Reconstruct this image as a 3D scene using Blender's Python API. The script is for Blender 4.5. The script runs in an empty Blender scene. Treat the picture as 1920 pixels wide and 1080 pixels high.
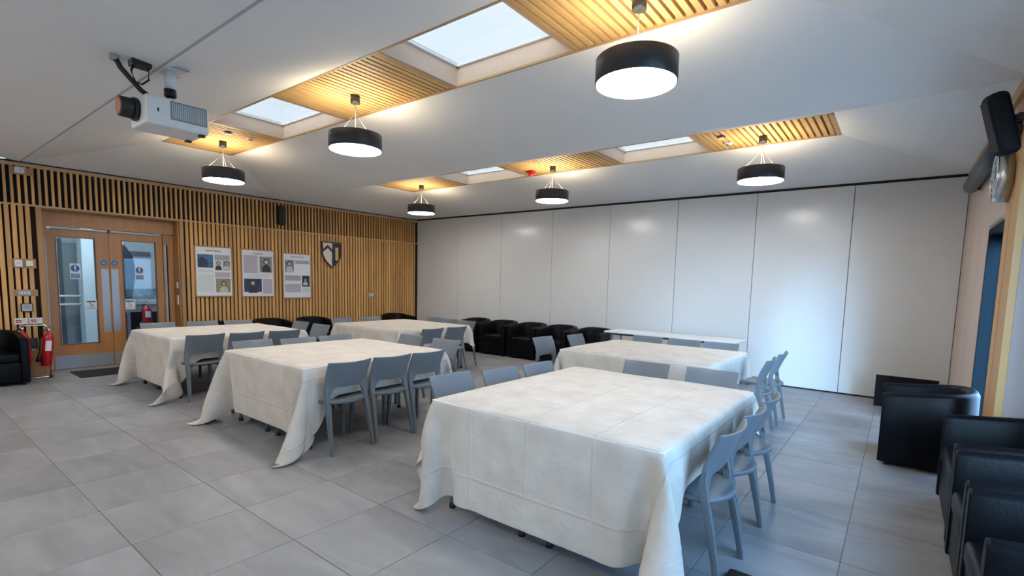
import bpy, bmesh, math, random
import numpy as np
from mathutils import Matrix, Vector
random.seed(4)
D = bpy.data
COL = bpy.context.scene.collection
PI = math.pi

# ------------------------------------------------------------------ camera
cam_d = D.cameras.new('camera'); cam = D.objects.new('camera', cam_d); COL.objects.link(cam)
bpy.context.scene.camera = cam
F, CY = 937.06, 619.0
YAW, PITCH, ROLL = -.6580, -.0963, -.0246
fw = Vector((math.sin(YAW)*math.cos(PITCH), math.cos(YAW)*math.cos(PITCH), math.sin(PITCH)))
rt0 = Vector((math.cos(YAW), -math.sin(YAW), 0)); dn0 = fw.cross(rt0)
rt = rt0*math.cos(ROLL) + dn0*math.sin(ROLL); dn = -rt0*math.sin(ROLL) + dn0*math.cos(ROLL)
M = Matrix.Identity(4)
for i in range(3):
    M[i][0] = rt[i]; M[i][1] = -dn[i]; M[i][2] = -fw[i]
M[2][3] = 1.5
cam.matrix_world = M
cam_d.sensor_width = 36; cam_d.sensor_fit = 'HORIZONTAL'; cam_d.lens = F/1920*36
cam_d.shift_y = (CY-540)/1920; cam_d.clip_start = .05; cam_d.clip_end = 200

# ------------------------------------------------------------------ world, exposure
SKY_STRENGTH = 11.0
LAMP_DOWN, LAMP_UP = 26.0, 15.0
w = D.worlds.new('sky'); bpy.context.scene.world = w; w.use_nodes = True
nt = w.node_tree; bgn = nt.nodes['Background']
tc = nt.nodes.new('ShaderNodeTexCoord'); sp = nt.nodes.new('ShaderNodeSeparateXYZ')
nz = nt.nodes.new('ShaderNodeTexNoise'); nz.inputs['Scale'].default_value = 2.2; nz.inputs['Detail'].default_value = 5
rp = nt.nodes.new('ShaderNodeValToRGB')
rp.color_ramp.elements[0].position = .35; rp.color_ramp.elements[0].color = (.34, .62, 1, 1)
rp.color_ramp.elements[1].position = .7; rp.color_ramp.elements[1].color = (.42, .69, 1, 1)
nt.links.new(tc.outputs['Generated'], nz.inputs['Vector']); nt.links.new(nz.outputs['Fac'], rp.inputs['Fac'])
nt.links.new(rp.outputs['Color'], bgn.inputs['Color']); bgn.inputs['Strength'].default_value = SKY_STRENGTH
sc = bpy.context.scene
sc.view_settings.view_transform = 'Standard'; sc.view_settings.look = 'None'
sc.view_settings.gamma = 1; sc.view_settings.exposure = 0.6; sc.view_settings.use_curve_mapping = False

def portal(name, loc, rot, sx, sy):
    l = D.lights.new(name, 'AREA'); l.shape = 'RECTANGLE'; l.size = sx; l.size_y = sy; l.energy = 1
    l.cycles.is_portal = True
    o = D.objects.new(name, l); COL.objects.link(o); o.location = loc; o.rotation_euler = rot
# room measures (camera stands at x=0, y=0)
XL, XR, YB, YF = -9.68, .58, 8.55, -2.15
ZC, ZS = 2.98, 3.33
VAL = 1.40, 4.98           # ceiling valleys
S1 = (2.65, 3.58); S2 = (6.27, 7.20); SX = (-8.30, -.70)
XA = 1.00                  # outer wall of the alcove on the right
portal('window_portal_side', (XA-.02, 2.45, 1.635), (0, PI/2, 0), 1.83, 2.4)
portal('window_portal_near', (XA-.02, -1.675, 1.635), (0, PI/2, 0), 1.83, .45)
portal('door_portal', (.77, 5.77, 1.05), (0, PI/2, 0), 2.0, .9)

sky_glow_d = D.lights.new('low_hazy_sun', 'SUN'); sky_glow_d.energy = 32.0; sky_glow_d.angle = math.radians(46); sky_glow_d.color = (.45, .72, 1)  # added blue fill standing in for bright sky through the side door
sky_glow = D.objects.new('low_hazy_sun', sky_glow_d); COL.objects.link(sky_glow)
sky_glow.rotation_euler = Vector((-.30*math.cos(.24), .95*math.cos(.24), -math.sin(.24))).to_track_quat('-Z', 'Y').to_euler()

# ------------------------------------------------------------------ materials
MATS = {}
def mat(name, col, rough=.5, metal=0, spec=.5, noise=0, nscale=8, stretch=(1, 1, 1), bump=0, bscale=60, emis=None, estr=0, rnd=0, coord='Object', coat=0):
    if name in MATS: return MATS[name]
    m = D.materials.new(name); m.use_nodes = True; t = m.node_tree; b = t.nodes['Principled BSDF']
    b.inputs['Base Color'].default_value = (*col, 1); b.inputs['Roughness'].default_value = rough
    b.inputs['Metallic'].default_value = metal; b.inputs['Specular IOR Level'].default_value = spec
    if coat: b.inputs['Coat Weight'].default_value = coat; b.inputs['Coat Roughness'].default_value = .12
    tcn = t.nodes.new('ShaderNodeTexCoord'); mp = t.nodes.new('ShaderNodeMapping'); mp.inputs['Scale'].default_value = stretch
    t.links.new(tcn.outputs[coord], mp.inputs['Vector'])
    vec = mp.outputs['Vector']
    src = None
    if rnd:
        oi = t.nodes.new('ShaderNodeObjectInfo')
        ad = t.nodes.new('ShaderNodeVectorMath'); ad.operation = 'ADD'
        cb = t.nodes.new('ShaderNodeCombineXYZ'); mm = t.nodes.new('ShaderNodeMath'); mm.operation = 'MULTIPLY'; mm.inputs[1].default_value = 37
        t.links.new(oi.outputs['Random'], mm.inputs[0])
        for k in range(3): t.links.new(mm.outputs[0], cb.inputs[k])
        t.links.new(vec, ad.inputs[0]); t.links.new(cb.outputs[0], ad.inputs[1]); vec = ad.outputs[0]
    if noise:
        n = t.nodes.new('ShaderNodeTexNoise'); n.inputs['Scale'].default_value = nscale; n.inputs['Detail'].default_value = 6; n.inputs['Roughness'].default_value = .6
        t.links.new(vec, n.inputs['Vector'])
        r = t.nodes.new('ShaderNodeMapRange'); r.inputs['From Min'].default_value = .25; r.inputs['From Max'].default_value = .75
        r.inputs['To Min'].default_value = 1-noise; r.inputs['To Max'].default_value = 1+noise
        t.links.new(n.outputs['Fac'], r.inputs['Value']); fac = r.outputs[0]
        if rnd:
            r2 = t.nodes.new('ShaderNodeMapRange'); r2.inputs['To Min'].default_value = 1-rnd; r2.inputs['To Max'].default_value = 1+rnd
            t.links.new(oi.outputs['Random'], r2.inputs['Value'])
            mu = t.nodes.new('ShaderNodeMath'); mu.operation = 'MULTIPLY'; t.links.new(fac, mu.inputs[0]); t.links.new(r2.outputs[0], mu.inputs[1]); fac = mu.outputs[0]
        vm = t.nodes.new('ShaderNodeVectorMath'); vm.operation = 'SCALE'; vm.inputs[0].default_value = col
        t.links.new(fac, vm.inputs['Scale']); t.links.new(vm.outputs[0], b.inputs['Base Color'])
    if bump:
        n = t.nodes.new('ShaderNodeTexNoise'); n.inputs['Scale'].default_value = bscale; n.inputs['Detail'].default_value = 4
        t.links.new(vec, n.inputs['Vector']); bp = t.nodes.new('ShaderNodeBump'); bp.inputs['Strength'].default_value = bump; bp.inputs['Distance'].default_value = .01
        t.links.new(n.outputs['Fac'], bp.inputs['Height']); t.links.new(bp.outputs[0], b.inputs['Normal'])
    if emis:
        b.inputs['Emission Color'].default_value = (*emis, 1); b.inputs['Emission Strength'].default_value = estr
    MATS[name] = m; return m

oak = mat('oak_slat', (.62, .335, .115), .5, noise=.22, nscale=14, stretch=(1, 1, .08), rnd=.16)
oak_c = mat('oak_ceiling_slat', (.56, .36, .15), .5, noise=.2, nscale=14, stretch=(1, .08, 1), rnd=.08)
oak_b = mat('oak_board', (.40, .22, .085), .5, noise=.2, nscale=10, stretch=(1, 1, .1))
oak_h = mat('oak_lip', (.50, .31, .15), .5, noise=.15, nscale=10, stretch=(.1, .1, 1))
oak_d = mat('oak_door', (.40, .19, .065), .42, noise=.14, nscale=12, stretch=(1, 1, .08))
oak_p = mat('oak_post', (.56, .33, .125), .5, noise=.13, nscale=9, stretch=(1, 1, .05))
ply = mat('pale_plywood', (.52, .42, .36), .55, noise=.12, nscale=5, stretch=(1, 1, .15), coord='Object')
ply_h = mat('plywood_reveal', (.60, .47, .38), .55, noise=.15, nscale=5, stretch=(.2, .2, 1))
ply_w = mat('limed_plywood', (.36, .31, .30), .6, noise=.06, nscale=4, stretch=(1, 1, .2))
dark_back = mat('dark_backing', (.012, .010, .012), .9, noise=.1)  # shade of the deep upper wall gaps put into the colour
brown_back = mat('brown_backing', (.035, .018, .010), .9, noise=.1)
plaster = mat('white_plaster', (.82, .82, .82), .85, noise=.015, nscale=2, bump=.02, bscale=40)
panel_m = mat('white_panel', (.64, .65, .645), .21, spec=.5, noise=.01, nscale=3)
black_gap = mat('black_gap', (.01, .01, .012), .8, noise=.05)
grout = mat('grout', (.16, .17, .18), .9, noise=.2, nscale=30)
chair_m = mat('grey_plastic', (.145, .17, .195), .40, noise=.03, nscale=20, bump=.03, bscale=300)
black_leather = mat('black_leather', (.0025, .003, .0045), .40, spec=.14, noise=.2, nscale=30, bump=.12, bscale=120)
black_plastic = mat('black_plastic', (.012, .012, .014), .45, noise=.1, nscale=30)
black_metal = mat('black_metal', (.022, .023, .026), .38, noise=.08, nscale=30)
grey_al = mat('satin_aluminium', (.40, .41, .43), .55, metal=.3, noise=.04)
chrome = mat('chrome', (.7, .7, .72), .18, metal=1, noise=.05, nscale=20)
steel = mat('brushed_steel', (.36, .40, .46), .5, metal=.7, noise=.06, nscale=30, stretch=(1, 1, .05))
white_pl = mat('white_plastic', (.72, .73, .74), .4, noise=.02, nscale=20)
cream_pl = mat('cream_plastic', (.72, .70, .62), .4, noise=.02, nscale=20)
grey_pl = mat('grey_plate', (.36, .38, .40), .45, noise=.04, nscale=20)
table_w = mat('white_laminate', (.74, .76, .78), .35, noise=.015, nscale=10)
red_p = mat('red_paint', (.48, .012, .016), .3, noise=.08, nscale=20)
paper = mat('poster_paper', (.70, .72, .76), .5, noise=.02, nscale=10)
ink = mat('grey_print', (.36, .36, .39), .6, noise=.25, nscale=60, stretch=(1, .05, 6))
ink2 = mat('mauve_print', (.44, .42, .48), .6, noise=.14, nscale=60, stretch=(1, .05, 6))
ink_l = mat('pale_print', (.60, .63, .65), .6, noise=.06, nscale=60, stretch=(1, .05, 6))
blue_s = mat('sign_blue', (.01, .13, .38), .4, noise=.03)
dark_cloth = mat('dark_fabric', (.015, .018, .03), .9, noise=.2, nscale=12, bump=.3, bscale=20)
mat_m = mat('black_matting', (.014, .013, .015), .95, noise=.3, nscale=90, bump=.4, bscale=200)
alum = mat('dark_aluminium', (.002, .007, .011), .6, metal=0, spec=.08, noise=.05, nscale=10)
ground_m = mat('paving_outside', (.30, .31, .30), .9, noise=.15, nscale=2)

def floor_mat():
    m = D.materials.new('grey_tile'); m.use_nodes = True; t = m.node_tree; b = t.nodes['Principled BSDF']
    g = t.nodes.new('ShaderNodeNewGeometry'); oi = t.nodes.new('ShaderNodeObjectInfo')
    n1 = t.nodes.new('ShaderNodeTexNoise'); n1.inputs['Scale'].default_value = 1.3; n1.inputs['Detail'].default_value = 8; n1.inputs['Roughness'].default_value = .62; n1.inputs['Distortion'].default_value = .6
    mp = t.nodes.new('ShaderNodeMapping'); mp.inputs['Scale'].default_value = (.8, 2.6, 1); mp.inputs['Rotation'].default_value = (0, 0, .5)
    cb = t.nodes.new('ShaderNodeCombineXYZ'); mm = t.nodes.new('ShaderNodeMath'); mm.operation = 'MULTIPLY'; mm.inputs[1].default_value = 50
    t.links.new(oi.outputs['Random'], mm.inputs[0]); t.links.new(mm.outputs[0], cb.inputs[2])
    ad = t.nodes.new('ShaderNodeVectorMath'); t.links.new(g.outputs['Position'], ad.inputs[0]); t.links.new(cb.outputs[0], ad.inputs[1])
    t.links.new(ad.outputs[0], mp.inputs['Vector']); t.links.new(mp.outputs[0], n1.inputs['Vector'])
    r = t.nodes.new('ShaderNodeValToRGB'); e = r.color_ramp.elements
    e[0].position = .3; e[0].color = (.20, .205, .215, 1); e[1].position = .72; e[1].color = (.33, .335, .35, 1)
    t.links.new(n1.outputs['Fac'], r.inputs['Fac'])
    r2 = t.nodes.new('ShaderNodeMapRange'); r2.inputs['To Min'].default_value = .92; r2.inputs['To Max'].default_value = 1.08
    t.links.new(oi.outputs['Random'], r2.inputs['Value'])
    vm = t.nodes.new('ShaderNodeVectorMath'); vm.operation = 'SCALE'; t.links.new(r.outputs[0], vm.inputs[0]); t.links.new(r2.outputs[0], vm.inputs['Scale'])
    t.links.new(vm.outputs[0], b.inputs['Base Color'])
    n2 = t.nodes.new('ShaderNodeTexNoise'); n2.inputs['Scale'].default_value = 6; n2.inputs['Detail'].default_value = 6
    t.links.new(g.outputs['Position'], n2.inputs['Vector'])
    r3 = t.nodes.new('ShaderNodeMapRange'); r3.inputs['To Min'].default_value = .34; r3.inputs['To Max'].default_value = .56
    t.links.new(n2.outputs['Fac'], r3.inputs['Value']); t.links.new(r3.outputs[0], b.inputs['Roughness'])
    bp = t.nodes.new('ShaderNodeBump'); bp.inputs['Strength'].default_value = .06; bp.inputs['Distance'].default_value = .01
    t.links.new(n2.outputs['Fac'], bp.inputs['Height']); t.links.new(bp.outputs[0], b.inputs['Normal'])
    return m
tile_m = floor_mat()

def cloth_mat():
    m = D.materials.new('cream_paper_cloth'); m.use_nodes = True; t = m.node_tree; b = t.nodes['Principled BSDF']
    b.inputs['Roughness'].default_value = .8; b.inputs['Specular IOR Level'].default_value = .25
    b.inputs['Sheen Weight'].default_value = .1
    uv = t.nodes.new('ShaderNodeTexCoord')
    n = t.nodes.new('ShaderNodeTexNoise'); n.inputs['Scale'].default_value = 5; n.inputs['Detail'].default_value = 7
    t.links.new(uv.outputs['UV'], n.inputs['Vector'])
    r = t.nodes.new('ShaderNodeValToRGB'); r.color_ramp.elements[0].color = (.56, .52, .465, 1); r.color_ramp.elements[1].color = (.68, .64, .585, 1)
    r.color_ramp.elements[0].position = .3; r.color_ramp.elements[1].position = .7
    t.links.new(n.outputs['Fac'], r.inputs['Fac']); t.links.new(r.outputs[0], b.inputs['Base Color'])
    # pressed fold lines every .42 m plus fine wrinkles, as relief
    s = t.nodes.new('ShaderNodeSeparateXYZ'); 
    nw = t.nodes.new('ShaderNodeTexNoise'); nw.inputs['Scale'].default_value = 3
    t.links.new(uv.outputs['UV'], nw.inputs['Vector'])
    t.links.new(uv.outputs['UV'], s.inputs[0])
    hs = []
    for ax in (0, 1):
        a = t.nodes.new('ShaderNodeMath'); a.operation = 'MULTIPLY_ADD'; a.inputs[1].default_value = 1/.42
        wv = t.nodes.new('ShaderNodeMath'); wv.operation = 'MULTIPLY'; wv.inputs[1].default_value = .035
        t.links.new(nw.outputs['Fac'], wv.inputs[0]); t.links.new(s.outputs[ax], a.inputs[0]); t.links.new(wv.outputs[0], a.inputs[2])
        fr = t.nodes.new('ShaderNodeMath'); fr.operation = 'FRACT'; t.links.new(a.outputs[0], fr.inputs[0])
        su = t.nodes.new('ShaderNodeMath'); su.operation = 'SUBTRACT'; su.inputs[1].default_value = .5; t.links.new(fr.outputs[0], su.inputs[0])
        ab = t.nodes.new('ShaderNodeMath'); ab.operation = 'ABSOLUTE'; t.links.new(su.outputs[0], ab.inputs[0])
        mr = t.nodes.new('ShaderNodeMapRange'); mr.inputs['From Min'].default_value = 0; mr.inputs['From Max'].default_value = .03
        mr.inputs['To Min'].default_value = 1; mr.inputs['To Max'].default_value = 0; t.links.new(ab.outputs[0], mr.inputs['Value'])
        hs.append(mr.outputs[0])
    mx = t.nodes.new('ShaderNodeMath'); mx.operation = 'MAXIMUM'; t.links.new(hs[0], mx.inputs[0]); t.links.new(hs[1], mx.inputs[1])
    b1 = t.nodes.new('ShaderNodeBump'); b1.inputs['Strength'].default_value = .5; b1.inputs['Distance'].default_value = .008
    t.links.new(mx.outputs[0], b1.inputs['Height'])
    n3 = t.nodes.new('ShaderNodeTexNoise'); n3.inputs['Scale'].default_value = 9; n3.inputs['Detail'].default_value = 5; n3.inputs['Distortion'].default_value = 1.5
    t.links.new(uv.outputs['UV'], n3.inputs['Vector'])
    b2 = t.nodes.new('ShaderNodeBump'); b2.inputs['Strength'].default_value = .55; b2.inputs['Distance'].default_value = .012
    t.links.new(n3.outputs['Fac'], b2.inputs['Height']); t.links.new(b1.outputs[0], b2.inputs['Normal'])
    t.links.new(b2.outputs[0], b.inputs['Normal'])
    return m
cloth_m = cloth_mat()

def glass_mat(name, tint=(.9, .96, 1), gl=.08):
    m = D.materials.new(name); m.use_nodes = True; t = m.node_tree; t.nodes.clear()
    o = t.nodes.new('ShaderNodeOutputMaterial'); tr = t.nodes.new('ShaderNodeBsdfTransparent'); tr.inputs[0].default_value = (*tint, 1)
    g = t.nodes.new('ShaderNodeBsdfGlossy'); g.inputs['Roughness'].default_value = .02
    lwt = t.nodes.new('ShaderNodeLayerWeight'); lwt.inputs[0].default_value = .5
    pw = t.nodes.new('ShaderNodeMath'); pw.operation = 'POWER'; pw.inputs[1].default_value = 5; t.links.new(lwt.outputs['Facing'], pw.inputs[0])
    fr = t.nodes.new('ShaderNodeMath'); fr.operation = 'MULTIPLY_ADD'; fr.inputs[1].default_value = .6; fr.inputs[2].default_value = .012; t.links.new(pw.outputs[0], fr.inputs[0])
    mx = t.nodes.new('ShaderNodeMixShader'); t.links.new(fr.outputs[0], mx.inputs[0]); t.links.new(tr.outputs[0], mx.inputs[1]); t.links.new(g.outputs[0], mx.inputs[2])
    t.links.new(mx.outputs[0], o.inputs[0]); return m
glass = glass_mat('clear_glass')
tinted = glass_mat('solar_glass', (.68, .72, .74))  # tint added to cut the daylight through the alcove windows
sky_dim = glass_mat('opal_rooflight', (.128, .087, .063))  # dark tint added so the strong sky reads pale through the rooflights
glow = mat('lamp_diffuser', (.9, .9, .9), .5, emis=(1, .945, .87), estr=LAMP_DOWN)
glow_up = mat('lamp_uplight', (.9, .9, .9), .5, emis=(1, .82, .56), estr=LAMP_UP)
glow_lobby = mat('lobby_lamp', (.9, .9, .9), .5, emis=(.75, .90, 1), estr=9)

# ------------------------------------------------------------------ helpers
def tag(o, label=None, cat=None, group=None, kind=None):
    if label: o['label'] = label
    if cat: o['category'] = cat
    if group: o['group'] = group
    if kind: o['kind'] = kind
    return o
def link(name, me, parent=None, m=None, loc=None):
    o = D.objects.new(name, me); COL.objects.link(o)
    if m is not None and me is not None and not me.materials: me.materials.append(m)
    if parent: o.parent = parent
    if loc: o.location = loc
    return o
def mesh(name, vs, fs, smooth=False):
    me = D.meshes.new(name); me.from_pydata([tuple(v) for v in vs], [], fs); me.update()
    if smooth:
        for p in me.polygons: p.use_smooth = True
    return me
def boxm(name, a, b, bev=0, seg=2):
    bm = bmesh.new(); bmesh.ops.create_cube(bm, size=1)
    for v in bm.verts:
        v.co = Vector([(a[i]+b[i])/2 + v.co[i]*(b[i]-a[i]) for i in range(3)])
    if bev: bmesh.ops.bevel(bm, geom=bm.edges[:], offset=bev, segments=seg, profile=.5, affect='EDGES')
    me = D.meshes.new(name); bm.to_mesh(me); bm.free(); return me
def box(name, a, b, m, parent=None, bev=0, seg=2):
    return link(name, boxm(name, a, b, bev, seg), parent, m)
def joinm(name, ms):
    bm = bmesh.new()
    for x in ms: bm.from_mesh(x)
    me = D.meshes.new(name); bm.to_mesh(me); bm.free()
    for x in ms: D.meshes.remove(x)
    return me
def cylm(name, p0, p1, r, seg=20, r2=None, smooth=True):
    p0, p1 = Vector(p0), Vector(p1); d = p1-p0; bm = bmesh.new()
    bmesh.ops.create_cone(bm, cap_ends=True, segments=seg, radius1=r, radius2=r if r2 is None else r2, depth=d.length)
    q = Vector((0, 0, 1)).rotation_difference(d)
    bmesh.ops.transform(bm, matrix=Matrix.Translation((p0+p1)/2) @ q.to_matrix().to_4x4(), verts=bm.verts)
    me = D.meshes.new(name); bm.to_mesh(me); bm.free()
    if smooth:
        for p in me.polygons: p.use_smooth = len(p.vertices) == 4
    return me
def cyl(name, p0, p1, r, m, parent=None, seg=20, r2=None): return link(name, cylm(name, p0, p1, r, seg, r2), parent, m)
def tubem(name, pts, r, seg=8, rx=None):
    """tube along pts; r may be a list"""
    pts = [Vector(p) for p in pts]; n = len(pts); rs = r if isinstance(r, (list, tuple)) else [r]*n
    vs, fs = [], []; up = Vector((0, 0, 1))
    for i, p in enumerate(pts):
        d = (pts[min(i+1, n-1)] - pts[max(i-1, 0)]).normalized()
        a = d.cross(up)
        if a.length < .05: a = d.cross(Vector((0, 1, 0)))
        a.normalize(); b = d.cross(a).normalized()
        for k in range(seg):
            t = 2*PI*k/seg; vs.append(p + (a*math.cos(t) + b*math.sin(t))*rs[i])
    for i in range(n-1):
        for k in range(seg):
            k2 = (k+1) % seg; fs.append((i*seg+k, i*seg+k2, (i+1)*seg+k2, (i+1)*seg+k))
    fs.append(tuple(range(seg))[::-1]); fs.append(tuple((n-1)*seg+k for k in range(seg)))
    return mesh(name, vs, fs, True)
def tube(name, pts, r, m, parent=None, seg=8): return link(name, tubem(name, pts, r, seg), parent, m)
def prism(name, poly, axis, a, b, m, parent=None, smooth=False):
    """polygon (u,v) extruded along axis 0/1/2 from a to b"""
    def P(u, v, w): return [(w, u, v), (u, w, v), (u, v, w)][axis]
    n = len(poly); vs = [P(u, v, a) for u, v in poly] + [P(u, v, b) for u, v in poly]
    fs = [tuple(range(n)), tuple(range(2*n-1, n-1, -1))] + [(i, i+n, (i+1) % n+n, (i+1) % n) for i in range(n)]
    me = mesh(name, vs, fs); bm = bmesh.new(); bm.from_mesh(me); bmesh.ops.recalc_face_normals(bm, faces=bm.faces); bm.to_mesh(me); bm.free()
    return link(name, me, parent, m)
def empty(name, loc, rz=0, label=None, cat=None, group=None):
    o = D.objects.new(name, None); COL.objects.link(o); o.location = loc; o.rotation_euler = (0, 0, rz); o.empty_display_size = .1
    return tag(o, label, cat, group)
def copy_tree(root, loc, rz, label):
    r = root.copy(); COL.objects.link(r); r.location = loc; r.rotation_euler = (0, 0, rz); r['label'] = label
    for ch in list(root.children):
        c = ch.copy(); COL.objects.link(c); c.parent = r
        for g in list(ch.children):
            d = g.copy(); COL.objects.link(d); d.parent = c
    return r
def S(o): o['kind'] = 'structure'; return o

# ------------------------------------------------------------------ floor
fl = S(box('floor', (XL-.4, YF-.3, -.12), (XA+.06, YB+.2, -.004), grout))
TX, TY, PX, PY = .6205, .60, -.15, .815
tm = boxm('tile', (-TX/2+.0022, -TY/2+.0022, -.012), (TX/2-.0022, TY/2-.0022, 0), .0015, 1); tm.materials.append(tile_m)
ntile = 0
for i in range(-17, 4):
    for j in range(-1, 14):
        cx, cy = PX+TX*(i+.5), PY+TY*(j+.5)
        if cx < XL-.1 or cx > XA+.05 or cy > YB or ntile >= 300: continue
        if cx > .6+TX/2 and cy > 4.9: continue
        if math.atan2(cx, cy+.5) < -1.52: continue
        o = link('tile', tm, fl, loc=(cx, cy, 0)); ntile += 1
box('tile_field', (XL-.05, YF, -.012), (XA, PY-TY-.003, 0), tile_m, fl)['kind'] = 'stuff'
lob = S(box('trim_1', (-14.0, .2, -.12), (XL-.41, 5.6, 0), mat('lobby_floor', (.30, .36, .42), .35, noise=.08, nscale=2)))

# ------------------------------------------------------------------ ceiling
cm_v, cm_f = [], []
def quad(*p):
    n = len(cm_v); cm_v.extend(p); cm_f.append(tuple(range(n, n+len(p))))
def bay(y0, y1, s0, s1):
    o = [(XL-.02, y0, ZC), (XR+.02, y0, ZC), (XR+.02, y1, ZC), (XL-.02, y1, ZC)]
    i = [(SX[0], s0, ZS), (SX[1], s0, ZS), (SX[1], s1, ZS), (SX[0], s1, ZS)]
    for k in range(4):
        k2 = (k+1) % 4; quad(o[k], o[k2], i[k2], i[k])
bay(VAL[0], VAL[1], *S1); bay(VAL[1], YB+.02, *S2)
quad((XL-.02, YF-.02, ZC+.3), (XR+.02, YF-.02, ZC+.3), (XR+.02, VAL[0], ZC), (XL-.02, VAL[0], ZC))
ceil = S(link('ceiling', mesh('ceiling', cm_v, cm_f), None, plaster))
so = ceil.modifiers.new('thick', 'SOLIDIFY'); so.thickness = .05; so.offset = 1
bm = bmesh.new(); bm.from_mesh(ceil.data); bmesh.ops.remove_doubles(bm, verts=bm.verts, dist=.0005); bmesh.ops.recalc_face_normals(bm, faces=bm.faces)
if bm.faces[0].normal.z > 0: bmesh.ops.reverse_faces(bm, faces=bm.faces)
for f in bm.faces: f.normal_update()
bm.to_mesh(ceil.data); bm.free()
so.offset = -1
# thin grey line along the near valley
box('joint_strip', (XL, VAL[0]-.008, ZC-.004), (XR, VAL[0]+.008, ZC+.004), mat('joint_grey', (.42, .43, .45), .8, noise=.05), ceil)

DIV = [-8.30, -6.72, -5.26, -3.50, -2.20, -.70]
sl_len = S1[1]-S1[0]-.05
slm = boxm('slat', (-.0235, -sl_len/2, 0), (.0235, sl_len/2, .045), .002, 1); slm.materials.append(oak_c)
def strip(idx, s):
    y0, y1 = s; yc = (y0+y1)/2
    root = S(box('trim_%d' % idx, (SX[0], y0, ZS-.004), (SX[1], y0+.022, ZS+.014), oak_h))
    box('lip', (SX[0], y1-.022, ZS-.004), (SX[1], y1, ZS+.014), oak_h, root)
    box('end_lip', (SX[0], y0, ZS-.004), (SX[0]+.022, y1, ZS+.10), oak_h, root)
    box('end_lip', (SX[1]-.022, y0, ZS-.004), (SX[1], y1, ZS+.10), oak_h, root)
    for k, (a, b) in enumerate(zip(DIV[:-1], DIV[1:])):
        if k % 2 == 0:
            box('backing_board', (a, y0, ZS+.085), (b, y1, ZS+.11), brown_back, root)
            box('side_board', (a, y0, ZS+.014), (b, y0+.02, ZS+.09), oak_h, root); box('side_board', (a, y1-.02, ZS+.014), (b, y1, ZS+.09), oak_h, root)
            n = int(round((b-a-.10)/.070)); st = (b-a-.10)/n
            for j in range(n):
                link('slat', slm, root, loc=(a+.05+st*(j+.5), yc, ZS+.004))
            for e in (a+.025, b-.025):
                box('cross_rail', (e-.024, y0+.02, ZS-.002), (e+.024, y1-.02, ZS+.08), oak_h, root)
        else:
            sk = S(empty('window_%d' % (idx*2+k//2+3), ((a+b)/2, yc, ZS+.18)))
            def loc(o): o.matrix_parent_inverse = Matrix.Translation(-sk.location); return o
            loc(box('reveal', (a, y1-.02, ZS+.002), (b, y1+.01, ZS+.19), ply_h, sk))
            loc(box('reveal', (a, y0-.01, ZS+.002), (b, y0+.02, ZS+.19), ply_h, sk))
            loc(box('reveal', (a-.01, y0, ZS+.002), (a+.02, y1, ZS+.19), ply_h, sk))
            loc(box('reveal', (b-.02, y0, ZS+.002), (b+.01, y1, ZS+.19), ply_h, sk))
            fm = [boxm('f', (a, y1-.045, ZS+.17), (b, y1, ZS+.20)), boxm('f', (a, y0, ZS+.17), (b, y0+.045, ZS+.20)),
                  boxm('f', (a, y0, ZS+.17), (a+.045, y1, ZS+.20)), boxm('f', (b-.045, y0, ZS+.17), (b, y1, ZS+.20))]
            loc(link('skylight_frame', joinm('skylight_frame', fm), sk, white_pl))
            loc(link('pane', mesh('pane', [(a+.02, y0+.02, ZS+.19), (b-.02, y0+.02, ZS+.19), (b-.02, y1-.02, ZS+.19), (a+.02, y1-.02, ZS+.19)], [(0, 3, 2, 1)]), sk, sky_dim))
            portal('skylight_portal', ((a+b)/2, yc, ZS+.215), (0, 0, 0), b-a-.06, y1-y0-.06)
    return root
strip(1, S1); strip(2, S2)

# ------------------------------------------------------------------ left wall
DY0, DY1, DZ = 1.58, 3.30, 2.385     # door recess
wl = S(box('wall_left', (XL-.16, YF, 0), (XL-.06, DY0, ZC), brown_back))
box('wall_section', (XL-.16, DY1, 0), (XL-.06, YB+.1, DZ), brown_back, wl)
box('wall_section', (XL-.16, DY0, DZ), (XL-.06, YB+.1, ZC+.02), dark_back, wl)
box('dark_void', (XL-.058, YF, DZ+.02), (XL-.052, DY0, ZC), dark_back, wl)  # near-black sheet painted as deep shade behind the upper slats
box('top_rail', (XL-.045, YF, 2.915), (XL+.004, YB, 2.962), oak_h, wl)
box('middle_rail', (XL-.045, YF, DZ), (XL+.006, YB, DZ+.024), oak_h, wl)
box('shadow_gap', (XL-.05, YF, 2.962), (XL-.012, YB, ZC+.01), black_gap, wl)  # black strip painted as the shade between top rail and ceiling
um = boxm('upper_slat', (-.045, -.0145, DZ+.02), (0, .0145, 2.92), .0015, 1); um.materials.append(oak)
lm = boxm('slat', (-.030, -.0235, .01), (0, .0235, DZ+.002), .0015, 1); lm.materials.append(oak)
y = .60
while y < YB-.02:
    link('upper_slat', um, wl, loc=(XL, y, 0)); y += .0702
y = .60
PLATE = (1.245, 1.495)
while y < YB-.03:
    if y < DY0-.08 or y > DY1+.08:
        link('slat', lm, wl, loc=(XL, y, 0))
    y += .0702
box('plain_boarding', (XL-.03, YF, .01), (XL, .55, DZ), oak, wl)
box('plain_boarding', (XL-.03, YF, DZ), (XL, .55, 2.92), oak, wl)
box('stile', (XL-.05, DY0-.055, 0), (XL+.006, DY0, DZ), oak_b, wl)
box('stile', (XL-.05, DY1, 0), (XL+.006, DY1+.055, DZ), oak_b, wl)
for a, b in ((.50, DY0-.06),):   # plywood plinth by the door
    box('plinth_board', (XL-.01, 1.28, 0), (XL+.008, DY0-.06, .53), oak_b, wl)
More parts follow.
